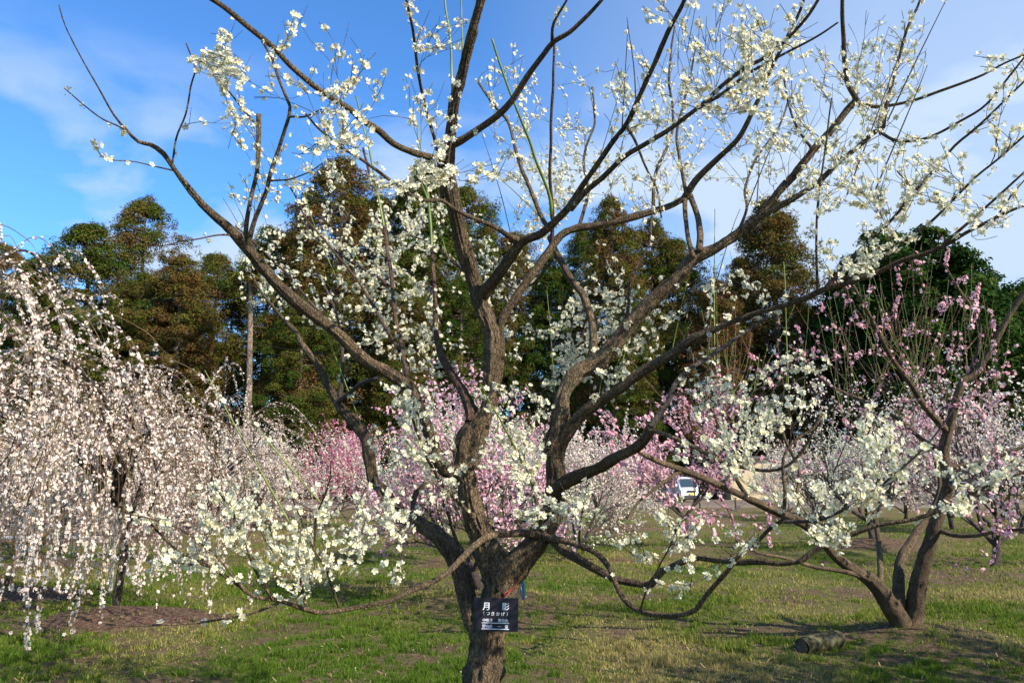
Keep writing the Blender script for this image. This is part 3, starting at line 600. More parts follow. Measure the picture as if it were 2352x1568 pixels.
# ------------------------------------------------------------------ name boards
def flat(name, col, rough=0.5, spec=0.4, bump=0.0, metal=0.0):
    m, N, L = mat(name)
    c = ramp(N, L, nz(N, L, 14, 4), [(0.3, tuple(x * 0.85 for x in col)), (0.7, col)])
    surf(N, L, c, rough, nz(N, L, 40, 3) if bump else None, bump, 0.004, spec, metal); return m
BOARD = flat("board_black", (0.014, 0.010, 0.016), 0.45, 0.35); LETTER = flat("lettering_white", (0.82, 0.84, 0.88), 0.6)
RED = flat("red_wire", (0.45, 0.04, 0.03), 0.4); WIRE = flat("pale_wire", (0.5, 0.45, 0.35), 0.5)
BLUE = flat("blue_tape", (0.01, 0.10, 0.55), 0.3, 0.6); TEAL = flat("green_tape", (0.02, 0.42, 0.26), 0.3, 0.6); CREAMT = flat("cream_tape", (0.65, 0.60, 0.40), 0.5)

def glyph(ch):
    cu = bpy.data.curves.new("t", "FONT"); cu.body = ch; cu.size = 1.0; cu.resolution_u = 3
    o = bpy.data.objects.new("t", cu); C.objects.link(o)
    bpy.context.view_layer.update(); dg = bpy.context.evaluated_depsgraph_get()
    me = bpy.data.meshes.new_from_object(o.evaluated_get(dg))
    v = np.empty(len(me.vertices) * 3); me.vertices.foreach_get("co", v); v = v.reshape(-1, 3)
    f = [tuple(p.vertices) for p in me.polygons]
    bpy.data.objects.remove(o); bpy.data.meshes.remove(me); bpy.data.curves.remove(cu)
    return v, f
def put(mb, ch, u, v, size, W_, H_, bold=0.0, y=-0.0045):
    gv, gf = glyph(ch)
    if len(gv) == 0: return
    lo = gv.min(0); hi = gv.max(0); c = (lo + hi) / 2; s = size * H_ / max(0.75, hi[1] - lo[1], hi[0] - lo[0])
    offs = [(0, 0)] if not bold else [(0, 0), (bold, 0), (-bold, 0), (0, bold)]
    for i, (ox, oy) in enumerate(offs):
        w = np.stack([(gv[:, 0] - c[0]) * s + (u - 0.5) * W_ + ox, np.full(len(gv), y - 0.0002 * i), (gv[:, 1] - c[1]) * s + (0.5 - v) * H_ + oy], 1)
        for f in gf: mb.add(w[list(f)], [tuple(range(len(f)))], 0, smooth=False)
def board(W_, H_, chars, lines, loc, rz, ry, label):
    e = empty("name_board", loc, rz); e.rotation_euler = (R(-4), ry, rz)
    tag(e, label, "sign")
    mb = MB(); box(mb, (-W_ / 2, -0.004, -H_ / 2), (W_ / 2, 0.0, H_ / 2)); b = mb.build("panel", BOARD, e)
    bv = b.modifiers.new("b", "BEVEL"); bv.width = 0.0012; bv.segments = 2
    mb = MB()
    for ch, u, v, s, bold in chars: put(mb, ch, u, v, s, W_, H_, bold)
    mb.build("lettering", LETTER, e)
    for u0, u1, v, t in lines:
        mb = MB(); box(mb, ((u0 - .5) * W_, -0.0050, (.5 - v - t) * H_), ((u1 - .5) * W_, -0.0042, (.5 - v + t) * H_)); mb.build("underline", LETTER, e)
    return e
CH = [("月", .276, .266, .225, .0007), ("影", .717, .256, .225, .0005)]
CH += [(c, (x - 165) / 1520, .478, .115, .00015) for c, x in zip("(つきかげ)", (520, 655, 825, 1000, 1170, 1310))]
CH += [(c, (x - 165) / 1520, .678, .105, .0003) for c, x in zip("中咲き青白色", (533, 645, 765, 1055, 1175, 1295))]
CH += [(c, (x - 165) / 1520, .858, .105, .0003) for c, x in zip("野梅系一重", (533, 650, 765, 1060, 1295))]
sb = board(0.206, 0.146, CH, [(.19, .80, .757, .009), (.19, .80, .935, .011)], tuple(pt(1139, 1410, 3.83)), R(-3), R(1.0),
           "black name board with white Japanese lettering, hung on the near white plum tree's trunk")
mb = MB(); a = np.array((0.035, -0.001, 0.073)); 
P, r = resample([a, (0.05, 0.01, 0.085), (0.066, 0.03, 0.105), (0.085, 0.08, 0.12)], [.0018] * 4, 0.01); tube(mb, P, r, 6)
P, r = resample([a, (0.042, 0.0, 0.095), (0.07, 0.02, 0.112), (0.088, 0.07, 0.122)], [.0012] * 4, 0.01); tube(mb, P, r, 6)
P, r = resample([(0.0, 0.002, 0.071), a, (0.04, -0.003, 0.068)], [.0014] * 3, 0.01); tube(mb, P, r, 6)
mb.build("hanging_wire", RED, sb)
mb = MB(); P, r = resample([(0.037, -0.003, 0.072), (0.052, 0.0, 0.078), (0.05, -0.003, 0.063)], [.0009] * 3, 0.006); tube(mb, P, r, 5); mb.build("wire_end", WIRE, sb)

# coloured tapes hanging behind the trunk
def strip(mb, P, w):
    P = np.asarray(P, float); P, _ = resample(P, np.ones(len(P)), 0.008)
    T = np.gradient(P, axis=0); T /= np.linalg.norm(T, axis=1)[:, None]
    sd = np.cross(T, (0.25, 1, 0)); sd /= np.linalg.norm(sd, axis=1)[:, None]; sd = sd * 0.3 + np.array((0.1, 0.9, 0)) * 1.0
    th = np.array((0.0012, 0, 0))
    V = np.concatenate([P - sd * w / 2 - th, P + sd * w / 2 - th, P + sd * w / 2 + th, P - sd * w / 2 + th]).reshape(4, -1, 3).transpose(1, 0, 2).reshape(-1, 3); n = len(P)
    f = [(4 * i + a, 4 * i + (a + 1) % 4, 4 * i + 4 + (a + 1) % 4, 4 * i + 4 + a) for i in range(n - 1) for a in range(4)] + [(0, 1, 2, 3), (4 * n - 1, 4 * n - 2, 4 * n - 3, 4 * n - 4)]
    mb.add(V, f, 0)
tl = pt(1196, 1340, 4.02); e = empty("marking_tapes", tuple(tl)); tag(e, "blue, green and cream plastic marking tapes looped behind the near trunk above the name board", "tape")
for nm, m_, pts_, w in (("blue_tape", BLUE, [(-.006, 0, -.01), (0, 0, .012), (.008, 0, -.005), (.013, 0, -.045), (.012, 0, -.075), (.004, 0, -.06), (-.002, 0, -.03), (-.006, 0, -.01)], .018),
                        ("green_tape", TEAL, [(-.002, .012, .0), (.006, .012, .022), (.016, .012, .006), (.020, .012, -.035), (.018, .012, -.06)], .020),
                        ("cream_tape", CREAMT, [(-.020, -.002, .015), (-.016, -.002, .018), (-.012, -.002, -.02), (-.012, -.002, -.085), (-.018, -.002, -.095), (-.022, -.002, -.03), (-.020, -.002, .015)], .014)):
    mb = MB(); strip(mb, pts_, w); mb.build(nm, m_, e)
mb = MB(); P, r = resample([(-.06, .0, .01), (-.03, -.01, .02), (0, .0, .014), (.01, .01, .018)], [.0013] * 4, .01); tube(mb, P, r, 5); mb.build("tie_wire", RED, e)

# ------------------------------------------------------------------ ground
MOUNDS = [(*gpt(285, 1432), 1.30, 0.20, 1.0, 0.75), (*gpt(20, 1378), 1.1, 0.16, 1.0, 0.7), (*gpt(1120, 1392), 1.25, 0.20, 0.55, 1.0), (*gpt(2010, 1262), 1.6, 0.28, 0.9, 0.8), (*gpt(1432, 1224), 1.7, 0.22, 0.9, 0.7),
          (*gpt(1565, 1262), 0.8, 0.12, .6, 1), (*gpt(2110, 1465), 0.95, 0.13, 0.6, 1.0), (*gpt(2270, 1500), .8, 0.06, 0.5, 1), (*gpt(100, 1300), 1.0, 0.14, .8, 1), (*gpt(1080, 1300), .8, .14, .5, 1), (*gpt(740, 1232), 1.0, .16, .7, .8), (*gpt(1640, 1200), 1.4, .2, .8, .8),
          (*gpt(2250, 1330), 1.2, .16, .7, .8)]
def height(x, y):
    x = np.asarray(x, float); y = np.asarray(y, float)
    h = (n2(x, y, 0.35, 1) - 0.5) * 0.10 + (n2(x, y, 1.3, 2) - 0.5) * 0.045 + (n2(x, y, 5.0, 3) - 0.5) * 0.022
    h = h.reshape(x.shape) * np.clip((60 - y) / 30, 0, 1)
    for mx, my, r_, hh, s_, ay in MOUNDS:
        q = np.sqrt((x - mx) ** 2 + ((y - my) / ay) ** 2) / r_ * (1 + 0.25 * (n2(x, y, 1.2, 9).reshape(x.shape) - 0.5)); h = h + hh * np.exp(-q ** 2 * 1.6)
    return h
def soil(x, y):
    x = np.asarray(x, float); y = np.asarray(y, float); s = np.zeros(x.shape); w = n2(x, y, 1.6, 21).reshape(x.shape) * 0.7 + n2(x, y, 5, 22).reshape(x.shape) * 0.35
    for mx, my, r_, hh, s_, ay in MOUNDS:
        q = np.sqrt((x - mx) ** 2 + ((y - my) / ay) ** 2) / r_
        s = np.maximum(s, np.clip((1.35 - q - w * 0.75) * 4, 0, 1) * s_)
    # scattered worn patches
    p = n2(x, y, 0.8, 31).reshape(x.shape) * 0.40 + n2(x, y, 2.7, 32).reshape(x.shape) * 0.34 + n2(x, y, 9.0, 33).reshape(x.shape) * 0.30
    s = np.maximum(s, np.clip((p - 0.545) * 8, 0, 0.85))
    # bare ground on the far left and under the far trees
    far = np.clip((-x - 7.5) / 2, 0, 1) * np.clip((y - 19.5) * 2, 0, 1)
    far = np.maximum(far, np.clip((y - 33 - 4 * w) / 3, 0, 1) * 0.4)
    return np.maximum(s, far)
ys = list(np.arange(3.0, 16, 0.07)); s_ = .07
while ys[-1] < 45: s_ *= 1.03; ys.append(ys[-1] + s_)
s_ = 1.0
while ys[-1] < 900: s_ *= 1.25; ys.append(ys[-1] + s_)
ys = np.array([-60, -20, -6, 0, 1.5, 2.4] + ys)
xp = list(np.arange(0.0, 9, .10)); s_ = .1
while xp[-1] < 30: s_ *= 1.05; xp.append(xp[-1] + s_)
s_ = 1.5
while xp[-1] < 900: s_ *= 1.35; xp.append(xp[-1] + s_)
xs = np.array([-v for v in xp[::-1]][:-1] + xp)
X, Y = np.meshgrid(xs, ys); Z = height(X, Y)
V = np.stack([X.ravel(), Y.ravel(), Z.ravel()], 1); nx = len(xs); ny = len(ys)
i, j = np.meshgrid(np.arange(nx - 1), np.arange(ny - 1)); b = (j * nx + i).ravel()
Fq = np.stack([b, b + 1, b + nx + 1, b + nx], 1)
S = soil(X, Y).ravel(); lush = (n2(X, Y, 0.45, 41) * 0.5 + n2(X, Y, 1.7, 42) * 0.5)
m, N, L = mat("lawn")
at = N.new("ShaderNodeAttribute"); at.attribute_name = "tint"; sp = N.new("ShaderNodeSeparateColor"); L.new(at.outputs["Color"], sp.inputs[0])
fine = nz(N, L, 60, 6, 0.85); med = nz(N, L, 3.1, 6, 0.68); big = nz(N, L, 0.7, 3, 0.6)
green = ramp(N, L, fine, [(0.36, (0.030, 0.042, 0.008)), (0.5, (0.11, 0.15, 0.022)), (0.64, (0.21, 0.25, 0.05))])
dry = ramp(N, L, fine, [(0.36, (0.06, 0.040, 0.020)), (0.5, (0.21, 0.16, 0.075)), (0.64, (0.40, 0.32, 0.17))])
dm = N.new("ShaderNodeMath"); dm.operation = "ADD"; L.new(med, dm.inputs[0]); L.new(big, dm.inputs[1])
c = mixc(N, L, ramp(N, L, dm.outputs[0], [(0.95, (0, 0, 0)), (1.2, (0.6, 0.6, 0.6))]), green, dry)
dirt = ramp(N, L, nz(N, L, 22, 6, 0.75), [(0.32, (0.030, 0.018, 0.012)), (0.5, (0.175, 0.105, 0.072)), (0.68, (0.40, 0.27, 0.19))])
c = mixc(N, L, sp.outputs[0], c, dirt)
surf(N, L, c, 0.95, nz(N, L, 55, 6, 0.85), 1.0, 0.06, 0.1); LAWN = m
mb = MB(); mb.add(V, Fq, 0, np.stack([S, lush, 0 * S, 0 * S + 1], 1)); g = mb.build("ground", LAWN, attr=True); tag(g, kind="structure")

# the far road and its kerb
m, N, L = mat("far_road"); surf(N, L, ramp(N, L, nz(N, L, 1.5, 5), [(0.3, (0.13, 0.095, 0.07)), (0.7, (0.20, 0.155, 0.115))]), 0.9); ROAD = m
mb = MB(); box(mb, (-120, 47, -0.2), (120, 64, 0.055)); tag(mb.build("road", ROAD), kind="structure")
KERB = flat("kerb_concrete", (0.24, 0.20, 0.16), 0.9, 0.2); mb = MB(); box(mb, (-120, 46.7, -0.2), (120, 47.0, 0.16)); tag(mb.build("kerb", KERB), kind="structure")

# grass blades: thick near the camera, thinning with distance
def blades(n, y0, y1, seed):
    g = np.random.default_rng(seed); t = g.uniform(0, 1, n); y = 1 / (1 / y0 + (1 / y1 - 1 / y0) * t) if y0 > 0 else y0 + t
    x = g.uniform(-1, 1, n) * (0.70 * y + 0.8)
    cl = 0.5 + ((n2(x, y, 1.1, 51) - .5) * 0.30 + (n2(x, y, 4.5, 52) - .5) * 0.40 + (n2(x, y, 13., 53) - .5) * 0.45); s = soil(x, y)
    keep = (g.uniform(0, 1, n) < np.clip((cl - 0.34) * 4.5, 0.25, 1)) & (g.uniform(0, 1, n) > s * 0.96)
    x = x[keep]; y = y[keep]; cl = cl[keep]; n = len(x); z = height(x, y)
    h = (0.012 + 0.062 * np.clip((cl - 0.42) * 3.0, 0, 1) ** 1.3) * g.uniform(0.5, 1.4, n); w = (0.0022 + 0.00085 * y) * g.uniform(0.7, 1.3, n) * 0.55
    a = g.uniform(0, 6.28, n); ln = g.uniform(0.1, 0.9, n) * h; b = g.uniform(0, 6.28, n)
    p0 = np.stack([x - np.cos(a) * w, y - np.sin(a) * w, z - 0.004], 1); p1 = np.stack([x + np.cos(a) * w, y + np.sin(a) * w, z - 0.004], 1)
    p2 = np.stack([x + np.cos(b) * ln, y + np.sin(b) * ln, z + h], 1)
    V = np.stack([p0, p1, p2], 1).reshape(-1, 3); f = np.arange(3 * n).reshape(-1, 3)
    dry = np.clip(g.uniform(0, 1, n) * 1.2 - 0.28 + (0.52 - n2(x, y, 0.9, 61)) * 2.4 + (0.5 - cl) * 1.3, 0, 1); br = g.uniform(0.5, 1.3, n)
    col = np.stack([dry, br, dry * 0, dry * 0 + 1], 1)
    return V, f, np.repeat(col, 3, 0)
m, N, L = mat("grass_blade"); at = N.new("ShaderNodeAttribute"); at.attribute_name = "tint"; sp = N.new("ShaderNodeSeparateColor"); L.new(at.outputs["Color"], sp.inputs[0])
c = ramp(N, L, sp.outputs[0], [(0.0, (0.115, 0.190, 0.026)), (0.45, (0.26, 0.28, 0.048)), (1.0, (0.46, 0.36, 0.16))])
vv = N.new("ShaderNodeVectorMath"); vv.operation = "SCALE"; L.new(c, vv.inputs[0]); L.new(sp.outputs[1], vv.inputs["Scale"])
d = N.new("ShaderNodeBsdfDiffuse"); t_ = N.new("ShaderNodeBsdfTranslucent"); L.new(vv.outputs[0], d.inputs[0]); L.new(vv.outputs[0], t_.inputs[0])
x_ = N.new("ShaderNodeMixShader"); x_.inputs[0].default_value = 0.4; L.new(d.outputs[0], x_.inputs[1]); L.new(t_.outputs[0], x_.inputs[2]); oo = N.new("ShaderNodeOutputMaterial"); L.new(x_.outputs[0], oo.inputs[0]); GRASS = m
mb = MB(); v, f, c_ = blades(900000, 5.0, 34, 5); mb.add(v, f, 0, c_, smooth=False); go = mb.build("grass", GRASS, attr=True); tag(go, "short patchy grass with dry stems covering the orchard floor", "grass", kind="stuff")
n = 2600; t = rng.uniform(0, 1, n); y = 1 / (1 / 5.2 + (1 / 20 - 1 / 5.2) * t); x = rng.uniform(-0.72, 0.72, n) * y; z = height(x, y); a = rng.uniform(0, 6.28, n); l = rng.uniform(.03, .14, n); k = n2(x, y, 0.8, 71) > .42
mb = MB(); w = .0022 + .0003 * y; cx_, sx_ = np.cos(a), np.sin(a); bz = rng.uniform(.006, .03, n)
V = np.stack([np.stack([x - sx_ * w, y + cx_ * w, z + .006], 1), np.stack([x + sx_ * w, y - cx_ * w, z + .006], 1), np.stack([x + cx_ * l * .5 + sx_ * w, y + sx_ * l * .5 - cx_ * w, z + bz + .008], 1), np.stack([x + cx_ * l * .5 - sx_ * w, y + sx_ * l * .5 + cx_ * w, z + bz + .008], 1), np.stack([x + cx_ * l, y + sx_ * l + .01, z + .006], 1)], 1)[k]
m_ = len(V); b = np.arange(m_)[:, None] * 5; mb.add(V.reshape(-1, 3), (b + np.array([[0, 1, 2, 3]])), 0, smooth=False); mb.l.append((b + np.array([[3, 2, 4]])).ravel()); mb.n.append(np.full(m_, 3)); mb.m.append(np.full(m_, 0)); mb.sm.append(np.full(m_, False))
tag(mb.build("dry_straw", petal("straw", (.16, .10, .055), (.34, .25, .14), .1)), "dry straw stalks lying scattered over the lawn", "straw", kind="stuff")
# fallen petals
n = 420; y = rng.uniform(5.5, 16, n); x = rng.uniform(-0.7, 0.7, n) * y; pos = np.stack([x, y, height(x, y) + 0.022], 1)
mb = MB(); scatter(mb, [([(-.9, -.5, 0), (.1, -.9, .2), (1, 0, .1), (.1, .9, .2), (-.9, .5, 0)], [(0, 1, 2), (0, 2, 3), (0, 3, 4)], 0)], pos, rng.normal(0, .5, (n, 3)) + (0, 0, 1), np.full(n, 0.0062))
tag(mb.build("fallen_petals", P_WHITE), "tiny white petals fallen on the grass", "petals", kind="stuff")

# the short log lying by the pink tree
m, N, L = mat("log_wood"); lg = ramp(N, L, nz(N, L, 16, 6, 0.6, stretch=(1, 1, 1)), [(0.38, (0.035, 0.030, 0.014)), (0.52, (0.12, 0.105, 0.052)), (0.64, (0.20, 0.18, 0.10))])
surf(N, L, lg, 0.9, nz(N, L, 30, 5, 0.7, stretch=(0.4, 1, 1)), 0.8, 0.02, 0.15); LOG = m
END = bark("log_end", (0.10, 0.075, 0.04), (0.24, 0.19, 0.11), (0.2, 0.18, 0.12), 0.3, 0.8)
gx, gy = gpt(1885, 1490); le = empty("log", (gx, gy, float(height([gx], [gy])[0]) + 0.060), R(20)); tag(le, "short mossy cut log lying in the grass left of the pink tree's base", "log")
mb = MB(); P, r = resample([(-.235, -.03, -.012), (-.12, -.01, 0), (.05, 0, .012), (.2, .02, .02), (.245, .03, .015)], [.078, .084, .088, .088, .076], .02); tube(mb, P, r, 30, rough=0.15, fs=3, cap=False); mb.build("log_body", LOG, le)
for sx, k in ((-1, 0), (1, -1)):
    mb = MB(); th = np.linspace(0, 6.283, 25)[:-1]; c0 = P[k]; rr = r[k] * 1.01
    v = [c0 + (sx * 0.006, 0, 0)] + [c0 + (0, math.cos(t) * rr * q, math.sin(t) * rr * q) for q in (0.5, 0.97) for t in th]
    f = [(0, 1 + i, 1 + (i + 1) % 24) for i in range(24)]; mb.add(v, f, 0); mb.add(v, [(1 + i, 25 + i, 25 + (i + 1) % 24, 1 + (i + 1) % 24) for i in range(24)], 0); mb.build("cut_end", END, le)
# ------------------------------------------------------------------ the pink tree on the right, traced the same way
PK = Skeleton(); PL = []
def pl(key, parent, w0, w1, d1, txt, dens=0, **k): PK.limb(key, parent, w0, w1, d1, txt, **k); PL.append((key, dens))
pbx, pby = gpt(2090, 1462)
pl("trunk", None, [58, 50, 42, 38, 35, 31, 29, 26, 23, 21, 19, 18, 16, 14, 12], 0, 7.2, "2098 1480 2094 1440 2098 1409 2108 1349 2123 1284 2143 1224 2163 1164 2178 1109 2168 1034 2183 974 2208 884 2238 859 2283 789 2320 720 2375 640", d0=pby, step=0.03)
pl("b", "trunk", [46, 46, 38, 32, 26, 24, 22, 20, 20, 18, 16, 14, 12, 10], 0, 7.0, "2085 1455 2068 1430 2033 1374 2003 1334 1963 1309 1928 1284 1878 1230 1848 1204 1783 1174 1718 1144 1643 1109 1568 1079 1500 1055 1440 1020", step=0.03)
pl("c", "b", [28, 27, 25, 22, 20, 18, 12, 9], 0, 8.6, "2058 1415 2064 1384 2063 1349 2068 1294 2088 1254 2113 1214 2138 1184 2160 1120 2150 1060")
pl("d", "b", [14, 14, 12, 10, 8], 0, 8.8, "2020 1360 2023 1334 2020 1259 2013 1204 2000 1140 1980 1060", 0)
pl("e", "trunk", [16, 15, 12, 10, 8, 6], 0, 7.0, "2176 990 2128 939 2093 884 2053 829 2028 784 1995 720 1960 655", 14)
pl("f", "trunk", [11, 10, 9, 7, 5], 0, 7.0, "2152 1214 2193 1229 2243 1229 2293 1219 2352 1214 2410 1205", 10)
pl("g", "trunk", [12, 11, 9, 7], 0, 7.5, "2174 1075 2238 1064 2293 1049 2352 1024 2420 1000", 10)
pl("h", "b", [12, 11, 9, 7, 5], 0, 7.2, "1990 1325 1930 1310 1868 1300 1800 1280 1740 1268 1690 1240", 6)
pl("i", "b", [10, 9, 8, 7], 0, 7.8, "1850 1205 1830 1150 1835 1080 1800 1000 1790 940", 10)
pl("j", "b", [10, 9, 7, 5], 0, 7.4, "1720 1145 1680 1080 1660 1010 1640 950 1600 880", 12)
pl("k", "trunk", [12, 10, 8, 6], 0, 8.4, "2172 1040 2120 1010 2060 960 1980 920 1900 880 1850 830", 10)
pl("l", "trunk", [10, 8, 6, 5], 0, 7.4, "2200 900 2240 820 2250 740 2200 660 2170 610", 14)
pl("m", "b", [9, 8, 6], 0, 7.0, "1568 1079 1520 1110 1470 1150 1440 1190", 14)
PK.index(); pf, pn = [], []
pbase = np.array((pbx, pby, 0.0)); pink = empty("plum_tree", tuple(pbase)); tag(pink, "pink plum tree forking low from the ground at right, beside the cut log", "tree")
for key, dens in PL:
    P, r = PK.limbs[key]; mb = MB(); tube(mb, P, r, 24 if r.max() > .03 else 10, rough=0.3 if r.max() > .03 else .2, flare=0.0 if key == "trunk" else .2, fs=4)
    o = mb.build("trunk" if key == "trunk" else "branch", BARK, pink); rebase(o, pbase)
    if dens: a, b = blossoms_along(P, dens, .2, .02); pf.append(a); pn.append(b)
PREG = [(2150, 640, 120, 70, 7.2, 16, 40), (2240, 690, 60, 80, 6.6, 9, 44), (2080, 700, 90, 90, 7.2, 18, 26), (1960, 690, 60, 60, 7.2, 8, 26), (1880, 760, 90, 70, 7.6, 16, 20), (2000, 820, 110, 70, 7.8, 24, 24), (2150, 820, 80, 70, 7.6, 20, 24), (2270, 900, 80, 90, 7.3, 34, 34),
        (2130, 930, 90, 60, 7.8, 22, 26), (2000, 950, 100, 60, 8.0, 20, 22), (1760, 830, 70, 60, 7.6, 14, 30), (1680, 920, 90, 60, 7.5, 24, 38), (1560, 940, 110, 50, 7.6, 26, 42), (1470, 1000, 100, 50, 7.4, 30, 46), (1600, 1020, 90, 50, 7.4, 24, 40), (1700, 1060, 80, 40, 7.3, 20, 34), (1480, 1080, 80, 40, 7.2, 18, 40),
        (1580, 1130, 80, 40, 7.0, 22, 48), (1610, 1210, 60, 35, 6.9, 18, 60), (1730, 1200, 60, 40, 7.4, 14, 40), (1860, 1050, 70, 60, 8.0, 16, 24), (2260, 1160, 80, 50, 7.0, 20, 34), (2290, 1220, 60, 20, 6.9, 10, 40), (2300, 1080, 60, 60, 7.2, 16, 30), (2060, 1080, 80, 60, 8.4, 14, 22), (2240, 1300, 60, 6, 7.2, 2, 30), (1380, 960, 50, 50, 7.4, 8, 40)]
tips = []
for (cx, cy, rx, ry, d, n, dens) in PREG:
    for _ in range(n):
        a = rng.uniform(0, 6.283); q = math.sqrt(rng.uniform(0, 1)); X_, Y_ = cx + rx * q * math.cos(a), cy + ry * q * math.sin(a)
        if not gap(X_, Y_): tips.append((pt(X_, Y_, d * rng.uniform(0.93, 1.07)), dens))
dist = [np.min(np.linalg.norm(PK.N - t[0], axis=1)) for t in tips]; tm = MB(); tr = MB(); tg = MB()
for k in np.argsort(dist):
    w = twig_path(PK, tips[k][0], 0.0022)
    if w is None: continue
    P, r = w; PK.attach(P, r); L_ = np.linalg.norm(P[-1] - P[0]); tube(tm, P, r, 4)
    a, b = blossoms_along(P, tips[k][1] * rnd.choice((.5, 1, 1, 1.5)) * 1.8, max(.2, 1 - .7 / max(L_, .01)), .010); pf.append(a); pn.append(b)
    for _ in range(int(L_ * 4)):
        i = rng.integers(len(P) // 4, len(P)); v = rng.normal(0, 1, 3); v[2] = abs(v[2]); v /= np.linalg.norm(v); l = rng.uniform(.05, .25)
        Q = np.array([P[i], P[i] + v * l * .5, P[i] + v * l + (0, 0, l * .2)]); tube(tm, Q, np.array([.0026, .002, .0014]), 3)
        if rnd.random() < .5: a, b = blossoms_along(Q, tips[k][1] * 1.2, .2, .010); pf.append(a); pn.append(b)
# bare reddish upright shoots with small buds
budp, budn = [], []
for (x0, x1, yb, yt, n) in ((1640, 1800, 900, 650, 24), (1880, 2080, 860, 640, 26), (2080, 2340, 860, 640, 22), (1980, 2300, 800, 560, 10)):
    A_, B_ = proj(PK.N); cand = np.where((A_ > x0 - 40) & (A_ < x1 + 40) & (B_ > yb - 60) & (B_ < yb + 130))[0]
    for _ in range(int(n * 1.5)):
        c = PK.N[rng.choice(cand)]; ln = rng.uniform(.5, 1.35); sl = rng.normal(.05, .36); v = np.array((sl, rng.normal(0, .2), 1.)); v /= np.linalg.norm(v)
        P, r = resample([c, c + v * ln * .45 + (sl * .12, 0, 0), c + v * ln], [.0032, .0023, .0013], .1); q_ = rng.random() < .45; tube(tg if q_ else tr, P, r, 4)
        a, b = blossoms_along(P, 26, .25, .007, cluster=.95); budp.append(a); budn.append(b)
o = tm.build("twigs", BARK_G, pink); rebase(o, pbase); tag(o, kind="stuff"); o = tg.build("green_shoots", SHOOT, pink); rebase(o, pbase); tag(o, kind="stuff"); o = tr.build("red_shoots", SHOOT_R, pink); rebase(o, pbase); tag(o, kind="stuff")
fp = np.concatenate(pf); fn = np.concatenate(pn); a_, b_ = proj(fp); k_ = ~((a_ > 1555) & (a_ < 1622) & (b_ > 1098) & (b_ < 1158)); fp = fp[k_]; fn = fn[k_]; print("pink blossoms", len(fp)); isb = rng.uniform(0, 1, len(fp)) < .15
o_ = np.argsort(fp[:, 1]); fp = fp[o_]; fn = fn[o_]; size = rng.uniform(.0145, .0195, len(fp)); MATS_P = [P_PINKM, CENTRE_R, CALYX_R, BUD_P]
ok = (np.abs(fp[:, 0] / fp[:, 1]) < .62) & ~isb; near = np.where(ok)[0][:60]
for i in near: mb = MB(); scatter(mb, MIDF, fp[i:i + 1], fn[i:i + 1], size[i:i + 1] * 1.1); rebase(mb.build("blossom", MATS_P, pink), pbase)
k = ~isb; k[near] = False; mb = MB(); scatter(mb, MIDF, fp[k], fn[k], size[k]); bp = np.concatenate(budp + [fp[isb]]); bn = np.concatenate(budn + [fn[isb]]); scatter(mb, BUD, bp, bn, np.full(len(bp), .0078))
o = mb.build("blossoms", MATS_P, pink); rebase(o, pbase); tag(o, kind="stuff")
board(0.206, 0.146, [(c, .18 + .14 * i, .45, .12, .0002) for i, c in enumerate("(いな")] + [(c, .24 + .085 * i, .66, .10, .0003) for i, c in enumerate("中咲き")] + [(c, .24 + .085 * i, .86, .10, .0003) for i, c in enumerate("野梅系")],
      [(.2, .8, .757, .009), (.2, .8, .945, .011)], tuple(pt(2202, 1098, 7.55)), R(-6), R(0), "small black name board with white lettering hung on the right hand pink tree")
mb = MB()
P, r = resample([pt(2202, 1080, 7.55), pt(2190, 1066, 7.57), pt(2160, 1040, 7.62)], [.002] * 3, .03); tube(mb, P, r, 5); w = mb.build("hanging_wire", RED); sbo = [o for o in bpy.data.objects if o.name.startswith("name_board")][-1]
w.parent = sbo; bpy.context.view_layer.update(); w.matrix_parent_inverse = sbo.matrix_world.inverted()

